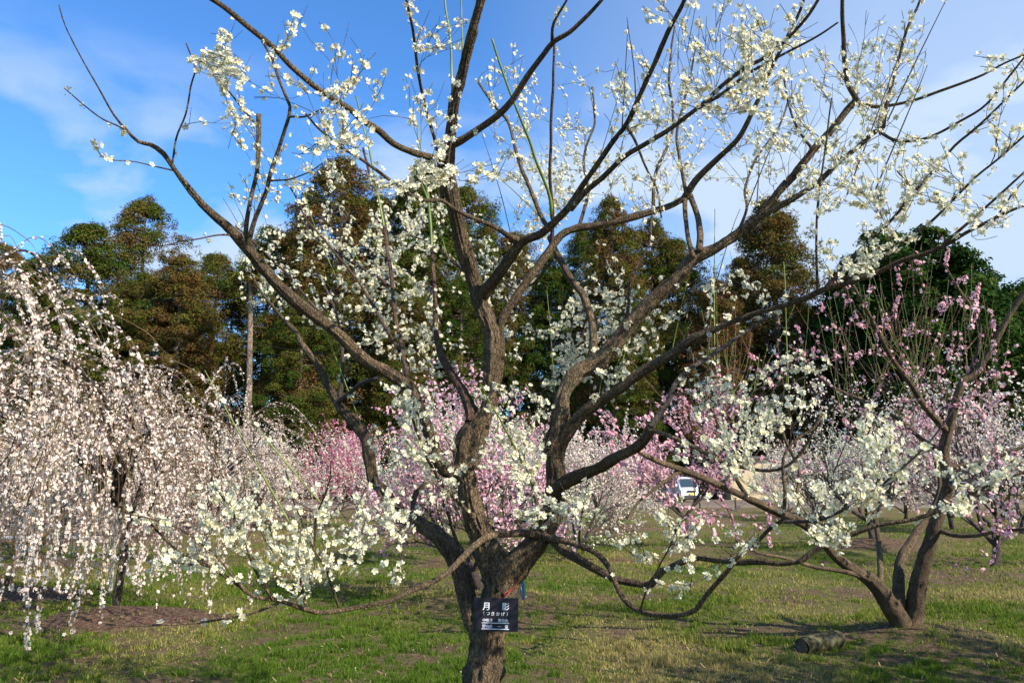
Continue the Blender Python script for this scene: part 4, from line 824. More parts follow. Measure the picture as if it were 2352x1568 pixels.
# ------------------------------------------------------------------ grown plum trees of the orchard
def grow(seed, H, spread, levels=4, sparse=1.0, nl=5, lowfork=0.5, fsz=0.03):
    g = np.random.default_rng(seed); wood = MB(); fl = []; fnn = []
    def br(p, d, r, L_, lev):
        n = max(3, int(L_ / (0.16 if lev > 1 else .12))); P = [p]; dd = d.copy()
        for i in range(n):
            dd = dd + g.normal(0, .16, 3) + np.array((0, 0, 0.06 if lev > 0 else 0.1)) ; dd /= np.linalg.norm(dd); P.append(P[-1] + dd * L_ / n)
        P = np.array(P); rr = np.linspace(r, r * (.5 if lev < levels else .35), n + 1)
        tube(wood, P, rr, 10 if lev < 1 else (6 if lev < 3 else 3), rough=.2 if lev < 2 else 0, seed=seed, mat=0)
        if lev >= levels - 1:
            m_ = g.poisson(sparse * L_ * 24); s = g.uniform(.15, 1, m_) * n; i = s.astype(int).clip(0, n - 1); f = (s - i)[:, None]
            fl.append(P[i] * (1 - f) + P[i + 1] * f + g.normal(0, .018, (m_, 3))); fnn.append(g.normal(0, 1, (m_, 3)))
        if lev >= levels: return
        k = nl if lev == 0 else g.integers(4, 7)
        for j in range(k):
            t = g.uniform(.35, 1) if lev else g.uniform(.75, 1); q = min(n, max(1, int(t * n))); ax = P[q] - P[q - 1]; ax /= np.linalg.norm(ax)
            a = (j + g.uniform(0, .6)) * 6.283 / k; sd = np.cross(ax, (math.cos(a), math.sin(a), .01)); sd /= np.linalg.norm(sd) + 1e-9
            o_ = spread * (0.85 if lev == 0 else .65) * g.uniform(.7, 1.25); nd = ax + sd * o_; 
            if lev == 0: nd = np.array((math.cos(a) * spread, math.sin(a) * spread, g.uniform(.5, .9)))
            nd[2] += .10; nd /= np.linalg.norm(nd)
            br(P[q], nd, rr[q] * g.uniform(.55, .75), (H * .42 if lev == 0 else L_ * .72) * g.uniform(.75, 1.2), lev + 1)
    br(np.zeros(3) - (0, 0, .1), np.array((g.normal(0, .12), g.normal(0, .12), 1.)), .075 * H / 3, lowfork, 0)
    return wood, np.concatenate(fl), np.concatenate(fnn)
def weep(seed, H, rad, lean=(0, 0), nl=16, sub=15, dens=30):
    g = np.random.default_rng(seed); wood = MB(); fl = []; fnn = []; strands = MB()
    P, r = resample([(0, 0, -.1), (.04, .02, .6), (-.03, .0, 1.1), (lean[0] * .3, lean[1] * .3, H * .50)], [.05, .045, .04, .034], .06); tube(wood, P, r, 18, rough=.28)
    def flo(P, dn, st=.1):
        a, b = blossoms_along(P, dn, st, .013, cluster=.45); fl.append(a); fnn.append(b)
    for j in range(nl):
        a = (j + g.uniform(-.4, .4)) * 6.283 / nl; ca, sa = math.cos(a), math.sin(a); R_ = rad * g.uniform(.45, 1.05); hh = H * g.uniform(.60, 1.0)
        lx, ly = lean; ly2 = ly; up = 1 + .22 * (ca * np.sign(lx) if lx else 0); tw_ = g.normal(0, .35)
        def hp(f): return np.array((math.cos(a + tw_ * f) * R_ * f, math.sin(a + tw_ * f) * R_ * f, 0))
        st = P[g.integers(len(P) // 2, len(P))]
        A = np.array([st, st + hp(.2) + (lx * .2, 0, (hh * up - st[2]) * .65), st + hp(.45) + (lx * .4, ly * .3, hh * up - st[2]), st + hp(.75) + (lx * .5, ly * .5, (hh * up - st[2]) * .80), st + hp(1) + (lx * .5, ly * .6, (hh * .66 * up - st[2]) * .6)])
        A[1:-1] += g.normal(0, .12, (3, 3)); Q, q = resample(A, [.028, .021, .014, .009, .004], .07); tube(wood, Q, q, 8, rough=.2); flo(Q, dens * 1.9, .22)
        for k in range(sub):
            i = int(len(Q) * g.uniform(.15, .99)); s = Q[i]; ta = a + g.normal(0, .75); long_ = g.uniform() < .5
            ou = g.uniform(.4, 1.0) if not long_ else g.uniform(.25, .8); dz = min(s[2] - g.uniform(.03, .5), g.uniform(1.3, 3.2)) if long_ else min(s[2] - .2, g.uniform(.1, 1.0))
            if dz < .08: continue
            oc = np.array((math.cos(ta), math.sin(ta), 0)) * ou; ri = g.uniform(.03, .25)
            B = np.array([s, s + oc * .45 + (0, 0, ri), s + oc * .95 + (0, 0, ri * .4 - dz * .22), s + oc * 1.2 - (0, 0, dz * .6), s + oc * g.uniform(1.0, 1.35) - (0, 0, dz)]); B[2:] += g.normal(0, .05, (3, 3))
            W_, w_ = resample(B, [.0055, .0045, .0034, .0026, .0014], .09); tube(strands, W_, w_, 4); flo(W_, dens * g.choice((.05, .5, 1.2, 2.0)), .05)
            for _ in range(3):
                i2 = g.integers(1, len(W_) - 1); v = g.normal(0, .12, 3); v[2] = -abs(v[2]) - .05; Z_ = np.array([W_[i2], W_[i2] + v * .5 + (0, 0, .03), W_[i2] + v]); tube(strands, Z_, np.array([.002, .0017, .0012]), 3); flo(Z_, dens * .8, .1)
    return wood, strands, np.concatenate(fl), np.concatenate(fnn)

def finish(name, label, group, cat, base, wood, fl, fnn, mats, tmpl, sz, strands=None, seed=0, bk=None):
    e = empty(name, base); tag(e, label, cat, group)
    wood.build("trunk", bk or BARK_FAR, e)
    if strands: strands.build("hanging_twigs", SHOOT_R, e)
    mb = MB(); k = rng.uniform(0, 1, len(fl)) > (.12 if strands else .1); scatter(mb, tmpl, fl[k], fnn[k], rng.uniform(.7, 1.25, k.sum()) * sz); scatter(mb, BUD, fl[~k], fnn[~k], np.full((~k).sum(), sz * .55)); mb.build("blossoms", mats, e)
    return e
def copytree(src, loc, rz, sc, label, mats=None):
    e = src.copy(); C.objects.link(e); e.location = loc; e.rotation_euler = (0, 0, rz); e.scale = sc if not np.isscalar(sc) else (sc,) * 3; e["label"] = label
    for ch in src.children:
        c = ch.copy(); C.objects.link(c); c.parent = e
        if mats and ch.name.startswith("blossoms"):
            for i, m_ in enumerate(mats): c.material_slots[i].link = "OBJECT"; c.material_slots[i].material = m_
    return e
WT = "weeping plum trees on the left"
def gz(x, y): return float(height(np.array([x]), np.array([y]))[0])
bx, by = gpt(262, 1412)
w, s, a, b = weep(3, 2.85, 2.25, (-.4, -1.5), 22, 13, 31)
finish("weeping_plum_tree", "weeping plum tree with blush white blossoms on the brown soil mound in the left foreground", WT, "tree", (bx, by, gz(bx, by)), w, a, b, [P_BLUSH, CENTRE_R, CALYX_R, BUD_P], MIDF, .0165, s)
w, s, a, b = weep(5, 5.0, 2.9, (-.2, -.3), 21, 13, 32); wx, wy = -6.3, 8.3
wt2 = finish("weeping_plum_tree", "tallest weeping plum tree with blush white blossoms, cut by the left edge of the photo", WT, "tree", (wx, wy, gz(wx, wy)), w, a, b, [P_BLUSH, CENTRE_R, CALYX_R, BUD_P], MIDF, .017, s)
copytree(wt2, (-5.6, 15.0, gz(-5.6, 15.)), 2.2, (.8, .8, .66), "smaller weeping plum tree with blush white blossoms behind the soil mound tree")
copytree(wt2, (-9.6, 17.5, gz(-9.6, 17.5)), 4.2, (.9, .9, .76), "farthest weeping plum tree with blush white blossoms on the left")

protos = []
G = "plum trees of the orchard behind"
specs = [(21, 3.2, .85, 1.0, [P_PINK, CENTRE_R, CALYX_R]), (22, 3.2, .8, 1.0, [P_WHITE, CENTRE, CALYX_G]), (23, 3.2, .9, .32, [P_BLUSH, CENTRE_R, CALYX_R]), (24, 3.2, .75, .75, [P_WHITE, CENTRE, CALYX_G]), (27, 3.0, .62, 1.1, None)]
M_PK, M_WH, M_BL, M_HT, M_PL = [P_PINK, CENTRE_R, CALYX_R, BUD_P], [P_WHITE, CENTRE, CALYX_G, BUD_G], [P_BLUSH, CENTRE_R, CALYX_R, BUD_P], [P_HOT, CENTRE_R, CALYX_R, BUD_P], [P_PINKL, CENTRE_R, CALYX_R, BUD_P]
# x, base y in the photo, proto, height factor, rotation, colours, label
PLUMS = [(1110, 1392, 0, .92, .4, M_PK, "pink plum tree directly behind the near trunk, rising from a low soil mound"),
 (1082, 1300, 1, .95, 2.0, M_WH, "white plum tree with a short thick trunk just left behind the near trunk"),
 (1545, 1262, 4, 1.0, 1.1, M_PL, "pale pink plum tree with a dark leaning trunk in front of the white van"),
 (1405, 1205, 3, 1.0, 3.0, M_BL, "blush plum tree with a brown forked trunk left of the white van"),
 (2010, 1262, 2, 1.25, 5.2, M_BL, "broad twiggy plum tree with few blossoms on the mound behind the pink tree"),
 (92, 1302, 1, .9, 1.3, M_BL, "plum tree with a thick pale brown trunk at the far left behind the sapling"),
 (742, 1212, 0, 1.12, 4.0, M_HT, "hot pink plum tree in the middle distance left of the near tree"),
 (900, 1228, 3, .9, .9, M_WH, "white plum tree right of the hot pink one, below the cedars"),
 (560, 1220, 1, 1.05, 5.5, M_BL, "blush white plum tree at the foot of the bare cedar pole"),
 (610, 1215, 3, .85, 4.4, M_WH, "white plum tree between the bare cedar pole and the hot pink tree"),
 (420, 1232, 2, 1.0, .2, M_BL, "blush plum tree seen through the strands left of the bare cedar pole"),
 (310, 1205, 3, 1.1, 2.7, M_PL, "rosy plum tree low behind the weeping trees"),
 (160, 1215, 1, 1.0, 1.9, M_BL, "pale plum tree behind the far left bare soil"),
 (980, 1196, 2, 1.1, 2.4, M_PL, "pale pink plum tree left of the near central stem, far back"),
 (1215, 1262, 3, 1.0, 2.2, M_WH, "small flowered white plum tree filling the view through the near fork"),
 (1330, 1290, 1, .88, .3, M_BL, "blush plum tree just right of the near trunk, below its thick right bough"),
 (1168, 1214, 1, 1.0, 4.9, M_WH, "white plum tree framed by the near fork, thin dark trunk"),
 (1262, 1190, 3, 1.15, .7, M_BL, "blush plum tree seen right of the near fork, far back"),
 (1330, 1222, 2, 1.05, 3.7, M_WH, "white plum tree below the near tree's thick right bough"),
 (1815, 1188, 0, 1.0, 1.5, M_BL, "blush plum tree at the right corner of the cream building"),
 (1880, 1200, 3, 1.15, 4.1, M_WH, "white plum tree right of the cream building"),
 (2290, 1300, 2, 1.35, 2.9, M_BL, "tall blush plum tree at the right edge of the photo"),
 (2190, 1215, 1, 1.3, .4, M_PL, "pale pink plum tree behind the right pink tree's crown"),
 (2350, 1225, 3, 1.4, 5.0, M_BL, "far blush plum tree cut by the right edge"),
 (2080, 1195, 0, 1.2, 2.2, M_BL, "pale plum tree before the dark round evergreen"),
 (30, 1230, 2, 1.05, 4.8, M_BL, "pale plum tree cut by the left edge, beyond the white rail"),
 (1400, 1240, 3, .55, 5.9, M_WH, "small young white plum tree on the round brown soil patch"),
 (820, 1190, 1, 1.15, 2.8, M_PK, "pink plum tree high behind the hot pink one"),
 (1060, 1185, 0, 1.1, 5.1, M_BL, "blush plum tree farthest back behind the near trunk"),
 (500, 1188, 3, 1.2, 1.0, M_WH, "white plum tree farthest back left of the bare cedar pole"),
 (1980, 1182, 1, 1.15, .1, M_WH, "white plum tree farthest back on the right")]
pr = []
for sd, H_, spd, sp_, mt in specs: pr.append((grow(sd, H_, spd, 4, sp_, lowfork=1.05 if sd == 27 else .5), mt))
made = {}
for (px_, py_, k, hf, rz, mt, lb) in PLUMS:
    x, y = gpt(px_, py_); loc = (x, y, gz(x, y))
    if k not in made:
        (w, a, b), _ = pr[k]; e = finish("plum_tree", lb, G, "tree", loc, w, a, b, mt, FARF, .0215); e.rotation_euler[2] = rz; e.scale = (hf,) * 3; made[k] = e
    else: copytree(made[k], loc, rz, hf, lb, mt)
# a neighbour standing just outside the picture on the right, whose shade falls on the near grass
e = copytree(made[1], (6.7, 3.3, 0), 1.0, 1.45, "white plum tree standing just right of the picture, shading the grass", M_WH); e["group"] = G

# sapling with red twigs, its black sleeve, and the pale stake by the weeping tree
def sap():
    x, y = gpt(22, 1348); e = empty("sapling", (x, y, gz(x, y))); tag(e, "young plum sapling with a tan stem and bare reddish twigs at the left edge", "tree")
    mb = MB(); P, r = resample([(0, 0, -.05), (.02, 0, .2), (.06, 0, .42), (.03, 0, .62)], [.04, .032, .027, .02], .04); tube(mb, P, r, 10, rough=.2); mb.build("trunk", flat("tan_bark", (.40, .24, .12), .8, .2, .5), e)
    mb = MB(); 
    for k in range(16):
        a = k * .9 + rnd.random(); s = P[rng.integers(len(P) // 2, len(P))]; l = rng.uniform(.4, .95); Q = np.array([s, s + (math.cos(a) * l * .4, math.sin(a) * l * .4, .12), s + (math.cos(a) * l, math.sin(a) * l, l * rng.uniform(.1, .9))]); Q, q = resample(Q, [.012, .007, .003], .08); tube(mb, Q, q, 5)
        for _ in range(4): i = rng.integers(1, len(Q)); v = rng.normal(0, .12, 3) + (0, 0, .1); tube(mb, np.array([Q[i], Q[i] + v * .6, Q[i] + v]), np.array([.004, .003, .002]), 3)
    mb.build("twigs", SHOOT_R, e)
    x2, y2 = gpt(12, 1353); mb = MB(); tube(mb, np.array([(x2, y2, -.05), (x2, y2, .1), (x2, y2, .20), (x2, y2, .22)]), np.array([.075, .08, .082, .07]), 16, rough=.1)
    tag(mb.build("stump", LOG), "low grey stump beside the left sapling", "stump")
sap()
x, y = gpt(252, 1372); mb = MB(); P, r = resample([(0, 0, -.1), (.01, 0, .9), (.0, 0, 1.9)], [.026, .025, .022], .1); tube(mb, P, r, 12, rough=.06); STAKE = flat("weathered_stake", (.50, .45, .38), .8, .2, .4)
o = mb.build("support_stake", STAKE); o.location = (x, y, gz(x, y)); tag(o, "pale upright wooden stake beside the weeping tree's trunk", "stake")
mb = MB(); x0, y0 = gpt(-60, 1246); x1, y1 = gpt(235, 1244); P, r = resample([(x0, y0, .10), ((x0 + x1) / 2, (y0 + y1) / 2, .12), (x1, y1, .10)], [.055, .05, .045], .3); tube(mb, P, r, 10, rough=.1); tag(mb.build("edging_rail", STAKE), "long pale log rail lying along the bare soil at far left", "rail")
for i, (px_, py_) in enumerate(((105, 1256), (88, 1252), (560, 1238))):
    x, y = gpt(px_, py_); mb = MB(); tube(mb, np.array([(0, 0, -.1), (.01, 0, .5), (.02, 0, 1.3)]), np.array([.03, .03, .026]), 8); o = mb.build("support_stake", STAKE); o.location = (x, y, gz(x, y))
    tag(o, ["tan stake right of the pair behind the far left sapling", "tan stake left of the pair behind the far left sapling", "tan stake on the lawn below the bare cedar pole"][i], "stake")
# ------------------------------------------------------------------ the cedar wood
def leafmat(name, stops, trans=0.2):
    m, N, L = mat(name); at = N.new("ShaderNodeAttribute"); at.attribute_name = "tint"; sp = N.new("ShaderNodeSeparateColor"); L.new(at.outputs["Color"], sp.inputs[0])
    oi = N.new("ShaderNodeObjectInfo"); s2 = N.new("ShaderNodeSeparateColor"); L.new(oi.outputs["Color"], s2.inputs[0])
    ad = N.new("ShaderNodeMath"); ad.operation = "ADD"; ad.use_clamp = True; L.new(sp.outputs[0], ad.inputs[0]); sb_ = N.new("ShaderNodeMath"); sb_.operation = "SUBTRACT"; L.new(s2.outputs[0], sb_.inputs[0]); sb_.inputs[1].default_value = .5; L.new(sb_.outputs[0], ad.inputs[1])
    c = ramp(N, L, ad.outputs[0], stops); vv = N.new("ShaderNodeVectorMath"); vv.operation = "SCALE"; L.new(c, vv.inputs[0]); L.new(sp.outputs[1], vv.inputs["Scale"])
    d = N.new("ShaderNodeBsdfDiffuse"); t_ = N.new("ShaderNodeBsdfTranslucent"); L.new(vv.outputs[0], d.inputs[0]); L.new(vv.outputs[0], t_.inputs[0])
    x_ = N.new("ShaderNodeMixShader"); x_.inputs[0].default_value = trans; L.new(d.outputs[0], x_.inputs[1]); L.new(t_.outputs[0], x_.inputs[2]); o = N.new("ShaderNodeOutputMaterial"); L.new(x_.outputs[0], o.inputs[0]); return m
CEDAR = leafmat("cedar_foliage", [(0, (0.036, 0.085, 0.014)), (.35, (0.078, 0.112, 0.016)), (.6, (0.13, 0.108, 0.028)), (1, (0.16, 0.082, 0.032))])
BROAD = leafmat("broadleaf_foliage", [(0, (0.012, 0.035, 0.008)), (.5, (0.03, 0.065, 0.014)), (1, (0.075, 0.11, 0.025))])
SPRAY = [([(-.5, 0, 0), (.3, -.34, .1), (1.5, 0, -.12), (.3, .34, .14)], [(0, 1, 2), (0, 2, 3)], 0)]
LEAF = [([(-.6, -.35, 0), (.3, -.4, .1), (1, 0, 0), (.3, .4, .12), (-.6, .35, 0)], [(0, 1, 2), (0, 2, 3), (0, 3, 4)], 0)]
def clump(mb, c, rad, flat_, n, size, tint, g, tmpl, down=.25):
    v = g.normal(0, 1, (n, 3)); v /= np.linalg.norm(v, axis=1)[:, None]; v[:, 2] = np.where(v[:, 2] < -down, -v[:, 2], v[:, 2])
    q = g.uniform(.45, 1.0, n) ** .6; bump = 1 + .35 * (vnoise(v * 2.3 + c, 5) - .5)
    pos = c + v * (q * bump)[:, None] * np.array((rad, rad, rad * flat_)); nr = v + g.normal(0, .55, (n, 3)) + (0, 0, .35)
    col = np.stack([np.clip(tint + g.normal(0, .13, n), 0, 1), g.uniform(.65, 1.3, n), v[:, 0] * 0, v[:, 0] * 0 + 1], 1)
    scatter(mb, tmpl, pos, nr, size * g.uniform(.6, 1.4, n), g.uniform(0, 6.28, n), col)
def cedar(seed, H=24., R0=3.6, t0=.08, nc=230, per=120, topr=.5, shape=.75):
    g = np.random.default_rng(seed); wd = MB(); lf = MB(); bend = g.normal(0, .25, 2)
    P = np.array([(bend[0] * t * t, bend[1] * t * t, t * H * .97 - .3) for t in np.linspace(0, 1, 24)]); r = .34 * (1 - np.linspace(0, 1, 24)) ** .8 + .04; tube(wd, P, r, 10, rough=.12, seed=seed, fs=.6)
    lob = g.uniform(.55, 1.2, (9, 8))
    for k in range(nc):
        t = t0 + (1 - t0) * g.uniform(0, 1) ** .9; a = g.uniform(0, 6.283)
        rr = 1.3 * R0 * ((1 - t) ** shape * (1 - topr) + topr * math.sqrt(max(0, 1 - t ** 6))) * lob[int(t * 8.99), int(a / 6.284 * 8)] * min(1, (t - t0) * 6 + .5)
        q = g.uniform(.35, 1) ** .5 * rr; zc = t * H - .15 * q; c = np.array((bend[0] * t * t + math.cos(a) * q, bend[1] * t * t + math.sin(a) * q, zc)); rad = g.uniform(.6, 1.55) * (1 - .3 * t)
        base_ = np.array((bend[0] * t * t, bend[1] * t * t, zc - q * .1)); 
        if k % 2 == 0: tube(wd, np.array([base_, (base_ + c) / 2 + (0, 0, -.1), c]), np.array([.07, .05, .02]), 4)
        clump(lf, c, rad, g.uniform(.6, .95), int(per * 2.4 * rad ** 1.5), .10, g.uniform(.15, .75), g, SPRAY, .5)
    for k in range(260):                       # loose outer sprays that feather the outline
        t = g.uniform(t0, 1.02); a = g.uniform(0, 6.283); rr = 1.3 * R0 * ((1 - min(t, 1)) ** shape * (1 - topr) + topr * math.sqrt(max(0, 1 - min(t, 1) ** 6))) * lob[int(min(t, .999) * 8.99), int(a / 6.284 * 8)]
        q = rr * g.uniform(.9, 1.35) + .2; c = np.array((math.cos(a) * q, math.sin(a) * q, t * H - .1 * q)); clump(lf, c, g.uniform(.25, .6), 1.1, 46, .10, g.uniform(.2, .8), g, SPRAY, .8)
    return wd, lf
CG = "cedars of the wood behind the orchard"
cp = []
for sd, H_, R_, t0_, nc_, tr_, sh_ in ((31, 24, 3.9, .03, 330, .48, .7), (32, 24, 3.5, .03, 300, .40, .8), (33, 24, 4.2, .03, 350, .58, .6), (34, 24, 3.6, .20, 230, .66, .5)):
    wd, lf = cedar(sd, H_, R_, t0_, nc_, 170, tr_, sh_); cp.append([wd, lf, None])
# top x, top y, distance, proto, rust, width factor, label
CEDS = [(8, 572, 64, 2, .8, 1.0, "rust brown cedar cut by the left edge of the photo"),
 (88, 604, 60, 1, .40, 1.1, "low green cedar second from the left edge"),
 (212, 525, 61, 0, .42, 1.25, "broad dark green cedar with a rounded top at left"),
 (345, 470, 66, 3, .62, 1.0, "tall cedar at left with an umbrella top and sky showing under it"),
 (330, 640, 58, 2, .55, 1.0, "olive cedar in front of the umbrella topped one"),
 (425, 600, 57, 1, .85, 1.15, "rusty brown cedar right of the umbrella topped one"),
 (500, 592, 63, 0, .60, .95, "olive brown cedar just left of the bare pole"),
 (622, 535, 63, 2, .45, .95, "green cedar just right of the bare pole's top"),
 (700, 500, 69, 1, .50, 1.0, "dark cedar between the bare pole and the tallest rust one"),
 (785, 378, 61, 0, .78, 1.15, "tallest rust orange cedar left of the near central stem"),
 (700, 690, 55, 2, .42, .9, "green cedar with yellowish tips low behind the hot pink plum"),
 (880, 470, 66, 3, .55, 1.1, "cedar right of the tallest rust orange one"),
 (985, 388, 63, 1, .45, 1.2, "tall dark cedar just left of the near central stem"),
 (1075, 440, 67, 2, .50, 1.0, "dark cedar behind the near central stem"),
 (930, 640, 57, 0, .60, .9, "lower brownish cedar in front of the tall dark one"),
 (1180, 545, 66, 0, .72, .95, "rusty cedar right of the near central stem"),
 (1268, 590, 64, 1, .30, .9, "narrow green cedar between the near central stems"),
 (1345, 540, 70, 2, .35, .9, "dark green cedar left of the brown pointed one"),
 (1398, 466, 62, 1, .74, .95, "pointed rust brown cedar above the middle of the right half"),
 (1492, 515, 66, 2, .68, .9, "greyish brown cedar right of the pointed one"),
 (1552, 560, 64, 0, .55, .95, "cedar behind the near tree's thick right bough"),
 (1640, 655, 57, 1, .98, 1.0, "lowest bright rust cedar in the gap right of centre"),
 (1700, 600, 66, 0, .62, .8, "cedar with thin foliage left of the isolated tall one"),
 (1772, 468, 60, 1, .80, 1.25, "isolated tall brown cedar left of the dark round evergreen"),
 (1830, 690, 62, 2, .60, .9, "low cedar at the right foot of the isolated tall one"),
 (1450, 700, 58, 0, .45, .8, "low green cedar behind the pink blossoms right of centre"),
 (1060, 650, 60, 3, .35, 1.0, "low green cedar low behind the near central stem"),
 (160, 700, 58, 1, .45, 1.0, "low green cedar at the left behind the weeping tree")]
for i, (tx, ty, d, k, ru, wf, lb) in enumerate(CEDS):
    d = 8 + d * 1.12; T = pt(tx, ty, d); s = T[2] / 24.0; wx_ = wf * 1.06 * (0.5 + .5 * s); e = empty("cedar_tree", (T[0], d, 0), i * 1.7); e.scale = (wx_, wx_, s); tag(e, lb, "tree", CG)
    if cp[k][2] is None: a = cp[k][0].build("trunk", CED_BARK, e); b = cp[k][1].build("crown", CEDAR, e, attr=True); cp[k][2] = (a, b)
    else:
        a, b = (c.copy() for c in cp[k][2]); C.objects.link(a); C.objects.link(b); a.parent = e; b.parent = e
    b.color = (ru * .9 + .05, 0, 0, 1)
# the bare pole-like cedar standing before the wood
T = pt(552, 590, 67); Bp = gpt(566, 1160)
g = np.random.default_rng(8); wd = MB(); lf = MB(); Hh = T[2]
P = np.array([(-.35 * t + .1 * math.sin(t * 5), 0, Hh * t - .3) for t in np.linspace(0, 1, 30)]); tube(wd, P, np.linspace(.34, .17, 30), 14, rough=.08, fs=.5)
for k in range(26):
    t = g.uniform(.80, 1.0); a = g.uniform(0, 6.28); q = g.uniform(.3, 1.9) * (1.15 - t) * 4; c = np.array((-.35 * t + math.cos(a) * q, math.sin(a) * q, Hh * t)); tube(wd, np.array([(-.35 * t, 0, Hh * t - .2), c]), np.array([.05, .02]), 4); clump(lf, c, g.uniform(.5, .9), .65, 90, .17, g.uniform(.3, .8), g, SPRAY)
for k in range(14):
    t = g.uniform(.35, .8); a = g.uniform(0, 6.28); l = g.uniform(.3, 1.3); tube(wd, np.array([(-.35 * t, 0, Hh * t), (-.35 * t + math.cos(a) * l, math.sin(a) * l, Hh * t - .15)]), np.array([.03, .012]), 4)
e = empty("cedar_tree", (pt(566, 1040, 67)[0], 67, 0)); tag(e, "tall cedar with a long bare pale trunk like a pole, left of centre", "tree", CG); wd.build("trunk", CED_BARK, e); lf.build("crown", CEDAR, e, attr=True).color = (.5, 0, 0, 1)

# slender trunks showing between the cedars are theirs; behind stands the rest of the wood as one mass
mb = MB(); g = np.random.default_rng(4)
for k in range(900):
    x = g.uniform(-68, 32); y = g.uniform(92, 106); zt = 17.5 + 8 * vnoise(np.array([[x * .12, 0, 0.]]), 3)[0]; clump(mb, np.array((x, y, g.uniform(0, zt))), g.uniform(1.2, 2.6), .8, 60, .36, g.uniform(0, .45), g, SPRAY)
for k in range(330):
    x = g.uniform(-66, 75); y = g.uniform(84, 91); clump(mb, np.array((x, y, g.uniform(0, 4.4))), g.uniform(1.0, 1.9), .8, 56, .32, g.uniform(0, .35), g, SPRAY)
o = mb.build("undergrowth", CEDAR, attr=True); o.color = (.35, 0, 0, 1); tag(o, "dark green undergrowth and far wood closing the view behind the cedars", "woodland", kind="stuff")

# dark broadleaf evergreens on the right
def evergreen(seed, nc, per, rx, rz, size):
    g = np.random.default_rng(seed); wd = MB(); lf = MB(); tube(wd, np.array([(0, 0, -.2), (.1, 0, rz * .4), (0, .1, rz * .9)]), np.array([.45, .35, .2]), 12, rough=.1, fs=.5)
    for k in range(nc):
        v = g.normal(0, 1, 3); v /= np.linalg.norm(v); v[2] = abs(v[2]) * 1.0 if g.uniform() < .6 else v[2]; q = g.uniform(.55, 1.0); q *= 1 + .3 * (vnoise(np.array([v * 1.8 + seed]), 2)[0] - .5)
        c = np.array((v[0] * rx * q, v[1] * rx * q, rz + v[2] * rz * q)); 
        if c[2] < .6: continue
        if k % 4 == 0: tube(wd, np.array([(0, 0, c[2] * .55), c]), np.array([.12, .03]), 4)
        clump(lf, c, g.uniform(.7, 1.3), .75, per, size, g.uniform(.1, .9), g, LEAF)
    return wd, lf
ev = None
EVS = [(2062, 510, 48, 1.0, 1.0, "dark green round broadleaf evergreen rising above the right pink tree"), (2225, 610, 54, .9, 1.0, "lower dark evergreen behind the right flank of the round one"), (2335, 640, 60, .8, 1.0, "farthest dark evergreen cut by the right edge"), (1955, 640, 52, .75, .8, "low dark evergreen at the left shoulder of the round one"), (2150, 590, 50, .85, .9, "dark evergreen pressed against the right side of the round one")]
for i, (tx, ty, d, wf, kf, lb) in enumerate(EVS):
    d *= 1.4; wf *= 1.4; T = pt(tx, ty, d); s = T[2] / 17.0; e = empty("evergreen_tree", (T[0], d, 0), i * 2.1); e.scale = (wf, wf, s); tag(e, lb, "tree", "dark evergreens on the right")
    if ev is None: wd, lf = evergreen(6, 330, 150, 5.4, 8.3, .16); ev = (wd.build("trunk", CED_BARK, e), lf.build("crown", BROAD, e, attr=True))
    else:
        a, b = (c.copy() for c in ev); C.objects.link(a); C.objects.link(b); a.parent = e; b.parent = e
    e.children[1].color = (.5, 0, 0, 1); e.children[0].color = (.5, 0, 0, 1)

# ------------------------------------------------------------------ buildings, fence and van along the far road
CREAM = flat("cream_render", (.62, .50, .30), .8, .2, .3); DARK = flat("dark_opening", (.02, .018, .016), .6); ROOF = flat("grey_roof", (.12, .11, .11), .7); FENCE = flat("brown_board", (.13, .075, .05), .8, .2, .5); POST = flat("dark_post", (.04, .03, .025), .7)
def wbox(e, name, m_, lo, hi, bev=.0):
    mb = MB(); box(mb, lo, hi); o = mb.build(name, m_, e)
    if bev: b = o.modifiers.new("b", "BEVEL"); b.width = bev; b.segments = 2
    return o
a = pt(1745, 1100, 66); e = empty("cream_building", (a[0], 66, 0)); tag(e, "small cream rendered building seen through branches right of the white van", "building")
wbox(e, "wall", CREAM, (-2.4, 0, -.2), (3.6, 5, 3.3)); wbox(e, "roof", ROOF, (-2.7, -.3, 3.3), (3.9, 5.3, 3.5)); 
for x0 in (1.6, ): o = wbox(e, "window", DARK, (x0, -.04, 1.2), (x0 + 1.0, .0, 2.1)); wbox(o, "frame", LETTER, (x0 - .06, -.07, 1.12), (x0 + 1.06, -.045, 1.2))
a = pt(1450, 1100, 65); e = empty("wooden_shed", (a[0], 65.5, 0)); tag(e, "long low brown boarded shed with dark posts left of the white van", "shed")
mb = MB(); 
for k in range(9): box(mb, (-5.2, -.02 * (k % 2), .35 + k * .22), (4.6, .06, .35 + k * .22 + .20))
mb.build("board_wall", FENCE, e); wbox(e, "dark_interior", DARK, (-5.2, .07, -.1), (4.6, 2.6, 2.35)); wbox(e, "roof", ROOF, (-5.6, -.6, 2.36), (5.0, 3.0, 2.5))  # near-black box behind the boards: colour stands in for shade inside the shed
for k in range(7): wbox(e, "post", POST, (-5.25 + k * 1.62, -.16, -.1), (-5.10 + k * 1.62, -.04, 2.35))
# brown fence on the left
a = pt(120, 1150, 44); e = empty("board_fence", (a[0], 44, 0)); tag(e, "low brown board fence far behind the bare soil on the left", "fence")
mb = MB()
for k in range(5): box(mb, (-9, 0, .25 + k * .24), (12, .04, .25 + k * .24 + .21))
mb.build("boards", FENCE, e)
for k in range(12): wbox(e, "post", POST, (-9 + k * 1.9, -.12, -.1), (-8.88 + k * 1.9, -.005, 1.5))
